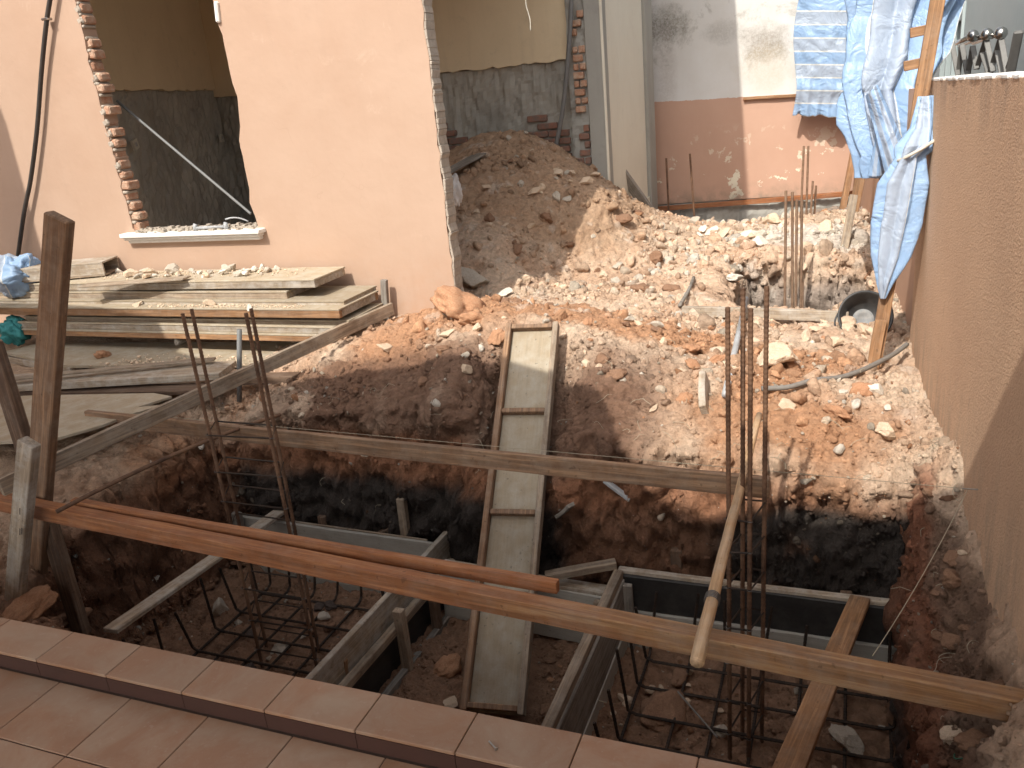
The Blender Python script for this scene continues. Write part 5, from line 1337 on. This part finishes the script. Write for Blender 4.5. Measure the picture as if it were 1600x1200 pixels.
def scatter(n, poly, sizes, kinds, label, group, cat='stone', name='rubble_stone'):
    x0, x1 = min(p[0] for p in poly), max(p[0] for p in poly); y0, y1 = min(p[1] for p in poly), max(p[1] for p in poly); k = 0
    while k < n:
        x, y = rr.uniform(x0, x1), rr.uniform(y0, y1)
        if not inshape(x, y, poly): continue
        p, nn = gn(x, y); s_ = sizes[0] + (sizes[1] - sizes[0]) * rr.random() ** 2.2
        kd = rr.choice(kinds); cw = {'cream': 'cream', 'white': 'whitish', 'grey': 'greyish', 'orange': 'orange', 'brown': 'brown', 'dark': 'dark'}[kd]
        sw = 'bigger' if s_ > sizes[0] + .35 * (sizes[1] - sizes[0]) else 'small'
        SCAT.append((rock(p, s_, kd, None, cat, group, rr.random(), rr.uniform(.7, 1), name, .28), sw + ' ' + cw + ' ' + label)); k += 1
scatter(80, [(-1.0, 3.85), (.25, 3.85), (.33, 5.8), (-1.0, 5.8)], (.022, .07), ['cream', 'cream', 'white', 'orange'], 'stone on sunlit ground', 'rubble behind the right bars')
scatter(55, [(-2.4, 3.85), (-1.0, 3.85), (-1.0, 5.6), (-2.4, 5.2)], (.02, .055), ['cream', 'brown', 'orange', 'grey'], 'lump on the mound', 'lumps on the mound beside the ramp')
scatter(60, [(-2.9, 5.8), (-1.1, 6.0), (-1.2, 8), (-3.2, 8)], (.03, .085), ['cream', 'brown', 'cream', 'grey'], 'lump on the earth heap', 'lumps on the room heap')
scatter(60, [(-1.3, 7.5), (.2, 7.5), (.1, 10.3), (-1.6, 10.3)], (.04, .12), ['white', 'cream', 'white', 'grey'], 'chunk before the far wall', 'rubble before the far wall')
scatter(40, [(-2.0, 2.2), (-1.0, 2.2), (-1.0, 3.4), (-2.0, 3.4)], (.012, .035), ['brown', 'orange', 'brown'], 'clod on the pit floor', 'clods on the pit floor', 'clod', 'clay_clod')
scatter(40, [(-.9, 2.2), (.25, 2.2), (.25, 3.35), (-.9, 3.35)], (.02, .055), ['brown', 'grey', 'cream', 'cream'], 'stone under the right mesh', 'stones under the right mesh')
scatter(30, [(-3.1, 2.2), (-2.15, 2.2), (-2.15, 3.4), (-3.1, 3.4)], (.02, .05), ['brown', 'grey', 'dark'], 'stone under the left mesh', 'stones under the left mesh')
scatter(16, [(.36, 2.1), (.5, 2.1), (.42, 3.6), (.33, 3.6)], (.02, .07), ['brown', 'brown', 'cream'], 'stone on the wall ledge', 'stones on the wall ledge')
# what each scattered stone lies nearest to tells it from its fellows
MARKS = {'ramp top': (-1.63, 4.35), 'ramp bottom': (-1.43, 2.85), 'right column bars': (-.31, 2.87), 'left column bars': (-2.6, 2.87), 'tipped basin': (.12, 5.45), 'foot of the tarp post': (.13, 4.75), 'big pale boulder': tuple(SG(1212, 570).xy),
         'large orange clay lump': tuple(SG(718, 490).xy), 'rear trench bars': (-.3, 6.8), 'bars by the far wall': (-.25, 9.6), 'peach wall end': (-2.45, 5.0), 'wall nail': tuple(nl.xy), 'grey leaning plank': (-2.1, 9.2), 'pale trench board': (-.95, 5.7),
         'grey plastic pipe': tuple(SG(1150, 560).xy), 'pale wood offcut': tuple(SG(1100, 640).xy), 'cable': tuple(SG(1300, 592).xy), 'upper pole end': tuple(pb.xy), 'grey post by the cream panel': (-2.2, 10.2), 'broad white slab': tuple(SG(1113, 360).xy), 'left form side board': (-2.05, 2.9), 'right form side board': (-.97, 2.9), 'tan plank': (-.05, 2.8), 'round stake': tuple(e1.xy), 'dark room plank': (-3.2, 6.9), 'green wire': (.42, 2.3), 'hacked column': (-2.4, 8.2)}
MARKS['round stake'] = tuple(S(374, 648, y=3.9).xy); MARKS['dark room plank'] = tuple(S(700, 268, y=6.95).xy)
ORD = ['nearest', 'second nearest', 'third nearest', 'fourth nearest', 'fifth nearest', 'sixth nearest', 'seventh nearest', 'eighth nearest', 'ninth nearest', 'tenth nearest']
bins = {}
for o_, lb_ in SCAT:
    d_, mk = min((math.hypot(o_.location.x - q[0], o_.location.y - q[1]), k_) for k_, q in MARKS.items())
    bins.setdefault((lb_, mk), []).append((d_, o_))
for (lb_, mk), lst in bins.items():
    for k_, (d_, o_) in enumerate(sorted(lst, key=lambda t: t[0])):
        o_['label'] = f"{lb_}, {ORD[k_] if k_ < 10 else 'farther out round'} {'to ' if k_ < 10 else ''}the {mk}"
# plaster lumps on the stack
pl = []
for k in range(48):
    x = rr.uniform(-5.3, -3.75); y = rr.uniform(4.66, 4.9); s_ = .018 + .05 * rr.random() ** 1.7
    pl.append((x, s_, rock(Vector((x, y, tz + .006 + .02 * (x + 6.05) / 2.6)), s_, rr.choice(['white', 'white', 'grey', 'cream']), 'small broken plaster bit strewn on the topmost form panel', 'stone', 'small plaster bits on the panel stack', rr.random(), .8, 'plaster_lump', .2)))
ON = ['leftmost', 'second', 'third', 'fourth', 'fifth', 'sixth', 'seventh', 'eighth', 'ninth', 'tenth', 'eleventh', 'twelfth', 'thirteenth', 'fourteenth', 'fifteenth', 'sixteenth', 'seventeenth', 'eighteenth', 'nineteenth', 'twentieth']
for k_, (x, s_, o_) in enumerate(sorted([t for t in pl if t[1] > .033], key=lambda t: t[0])[:20]):
    o_['label'] = f"{ON[k_]} big plaster lump{'' if k_ == 0 else ' from the left'} on the topmost form panel"; o_['group'] = 'big plaster lumps on the panel stack'
# fine stones and crumbs nobody could count
import bmesh
def chips(name, n, weight, size, seed, sub, tint):
    """loose lumps lying on the earth, each of the colour of the earth it came from or of broken mortar"""
    r_ = np.random.RandomState(seed)
    area = (np.gradient(xs)[None, :] * np.gradient(ys)[:, None]).ravel() * np.sqrt(1 + np.minimum(dzx ** 2 + dzy ** 2, 20))
    w_ = np.clip(weight, 0, None) * area; w_ /= w_.sum()
    ids = r_.choice(len(X), n, p=w_)
    far_ = np.clip(PTd[ids, 1] / 3.6, .8, 1.6) * 1.15
    sz = (size[0] + (size[1] - size[0]) * r_.rand(n) ** 3.0) * far_
    T = [chip(i + seed * 50, sub) for i in range(10)]
    tk = r_.randint(0, 10, n); nv_ = len(T[0][0])
    Tv = np.stack([t[0] for t in T])[tk] * np.stack([np.ones(n), r_.uniform(.65, 1, n), r_.uniform(.5, .9, n)], 1)[:, None, :]
    q = r_.normal(size=(n, 4)); q /= np.linalg.norm(q, axis=1)[:, None]; a, b, c, d = q.T
    Rm = np.stack([1 - 2 * (c * c + d * d), 2 * (b * c - a * d), 2 * (b * d + a * c), 2 * (b * c + a * d), 1 - 2 * (b * b + d * d), 2 * (c * d - a * b), 2 * (b * d - a * c), 2 * (c * d + a * b), 1 - 2 * (b * b + c * c)], 1).reshape(n, 3, 3)
    V = np.einsum('nij,nkj->nki', Rm, Tv) * sz[:, None, None] + (PTd[ids] + nrm[ids] * (sz * .12)[:, None])[:, None, :]
    Fc = np.stack([t[1] for t in T])[tk] + (np.arange(n) * nv_)[:, None, None]
    cc = col[ids] * r_.uniform(.68, 1.3, n)[:, None]
    pick = r_.rand(n) < tint * (1 - .8 * ledge[ids]) * (1 - .55 * heap[ids]); alt = np.array([[.68, .55, .42], [.70, .62, .52], [.44, .37, .29], [.46, .24, .13]])[r_.choice(4, n, p=[.45, .25, .12, .18])]
    dk = np.clip(cc.mean(1) / .25, .25, 1)[:, None]
    cc = np.where(pick[:, None], alt * r_.uniform(.75, 1.1, n)[:, None] * dk, cc)
    m_ = bpy.data.meshes.new(name); V = V.reshape(-1, 3); Fc = Fc.reshape(-1, 3)
    m_.vertices.add(len(V)); m_.vertices.foreach_set('co', V.astype(np.float32).ravel())
    m_.loops.add(Fc.size); m_.loops.foreach_set('vertex_index', Fc.ravel().astype(np.int32))
    m_.polygons.add(len(Fc)); m_.polygons.foreach_set('loop_start', (np.arange(len(Fc)) * 3).astype(np.int32)); m_.update(calc_edges=True)
    ca_ = m_.color_attributes.new('soil', 'FLOAT_COLOR', 'POINT')
    c4 = np.concatenate([np.repeat(np.clip(cc, .01, .8), nv_, 0), np.ones((len(V), 1))], 1); ca_.data.foreach_set('color', c4.astype(np.float32).ravel())
    m_.materials.append(M_SOIL)
    ob = bpy.data.objects.new(name, m_); COL.objects.link(ob); ob['kind'] = 'stuff'
def chip(seed, sub):
    bm = bmesh.new(); bmesh.ops.create_icosphere(bm, subdivisions=sub, radius=1); r_ = np.random.RandomState(seed)
    v = np.array([q.co[:] for q in bm.verts]); f = np.array([[q.index for q in p_.verts] for p_ in bm.faces]); bm.free()
    d_ = np.ones(len(v))
    for k in range(8):
        ax_ = r_.normal(size=3); ax_ /= np.linalg.norm(ax_); c = r_.uniform(.32, .72); pr_ = v @ ax_; d_ = np.where(pr_ * d_ > c, c / np.maximum(pr_, 1e-3), d_)
    return v * (d_ * r_.uniform(.93, 1.06, len(v)))[:, None], f
vis = sst(-4.3, -3.4, X) * sst(11, 10.4, Y) * (1 - .92 * yard) * np.where((Y > 5.1) & (X < -3.3), .05, 1) * np.where((X < -2.5) & (Y > 8.3), 0, 1)
clump = np.clip(.15 + 1.6 * sst(-.25, .45, fbm(PT, 2.6, 4, 301)), 0, 2)
onpit = np.clip(PIT * 4, 0, 1)
ledge = sst(.35, .39, X) * sst(3.8, 3.6, Y)
trw = t2 * sst(.2, .5, steep)
vis = vis * (1 - .85 * trw) * (1 - .45 * heap)
chips('fine_rubble', 60000, vis * clump * (1 - .45 * onpit + 1.6 * wallm * onpit) / np.clip(Y / 4, .6, 3) ** 1.2, (.0035, .015), 1, 1, .07)
chips('rubble', 6000, vis * clump * (1 - .65 * onpit + 1.2 * wallm * onpit) * (1 - .6 * ledge) * (1 - .8 * rseat) / np.clip(Y / 4, .6, 3), (.010, .034), 2, 2, .14)
big = np.clip(blob(-.5, 4.6, .9, .9) + blob(-1.2, 7.2, .8, 1.2) + blob(-.4, 8.6, .9, 1.2) + .5 * blob(-2.0, 6.4, .8, .6) + .4 * blob(-1.8, 4.0, 1.2, .5), 0, 1)
chips('clods', 480, vis * clump * big * (1 - .8 * onpit) * (1 - .9 * rseat) / np.clip(Y / 4, .6, 3), (.020, .058), 3, 3, .12)
CH = [chip(900 + i, 1) for i in range(8)]
# crumbs on the stack
b = MB(); rs = random.Random(77)
for k in range(700):
    if rs.random() < .55: x, y, z_ = rs.uniform(-5.5, -3.5), rs.triangular(4.58, 4.92, 4.86), tz + .02 * 0 + .02 * 0
    else: x, y, z_ = rs.uniform(-4.6, -3.3), rs.uniform(4.41, 4.49), zof(400, 482, 4.40)
    if y > 4.55: z_ = tz + .02 * (x + 6.05) / 2.6
    s_ = rs.uniform(.003, .011); v, f = CH[rs.randrange(8)]
    b.add([(x + q[0] * s_, y + q[1] * s_, z_ + q[2] * s_ * .7 + s_ * .4) for q in v], [tuple(q) for q in f])
for k in range(420):
    x = rs.triangular(-4.9, -3.5, -3.9); y = rs.triangular(3.98, 4.36, 4.1); s_ = rs.uniform(.003, .012) * (2 if rs.random() < .06 else 1); v, f = CH[rs.randrange(8)]
    b.add([(x + q[0] * s_, y + q[1] * s_, .068 + q[2] * s_ * .7 + s_ * .3) for q in v], [tuple(q) for q in f])
b.build('plaster_crumbs', M_ROCK['cream'], kind='stuff')
# fine dry roots and straw sticking out of the cut earth
b = MB(); ro = random.Random(31)
for k in range(90):
    if k < 45: x, y = ro.uniform(-2.8, .2), ro.uniform(3.62, 3.95)
    elif k < 70: x, y = ro.uniform(.3, .47), ro.uniform(2.4, 3.9)
    else: x, y = ro.uniform(-1.2, .3), ro.uniform(3.9, 4.8)
    p, nn = gn(x, y); d_ = Vector((ro.uniform(-1, 1), ro.uniform(-1, .2), ro.uniform(-.4, .6))).normalized(); ln_ = ro.uniform(.03, .12)
    q = [p + nn * .004, p + nn * .02 + d_ * ln_ * .4, p + nn * .015 + d_ * ln_ * .75 + Vector((ro.uniform(-.02, .02), 0, -.01)), p + nn * .004 + d_ * ln_ + Vector((0, 0, -.02))]
    b.tube(spline(q, 4), .0011, 4)
b.build('dry_roots', M_STRING, kind='stuff')
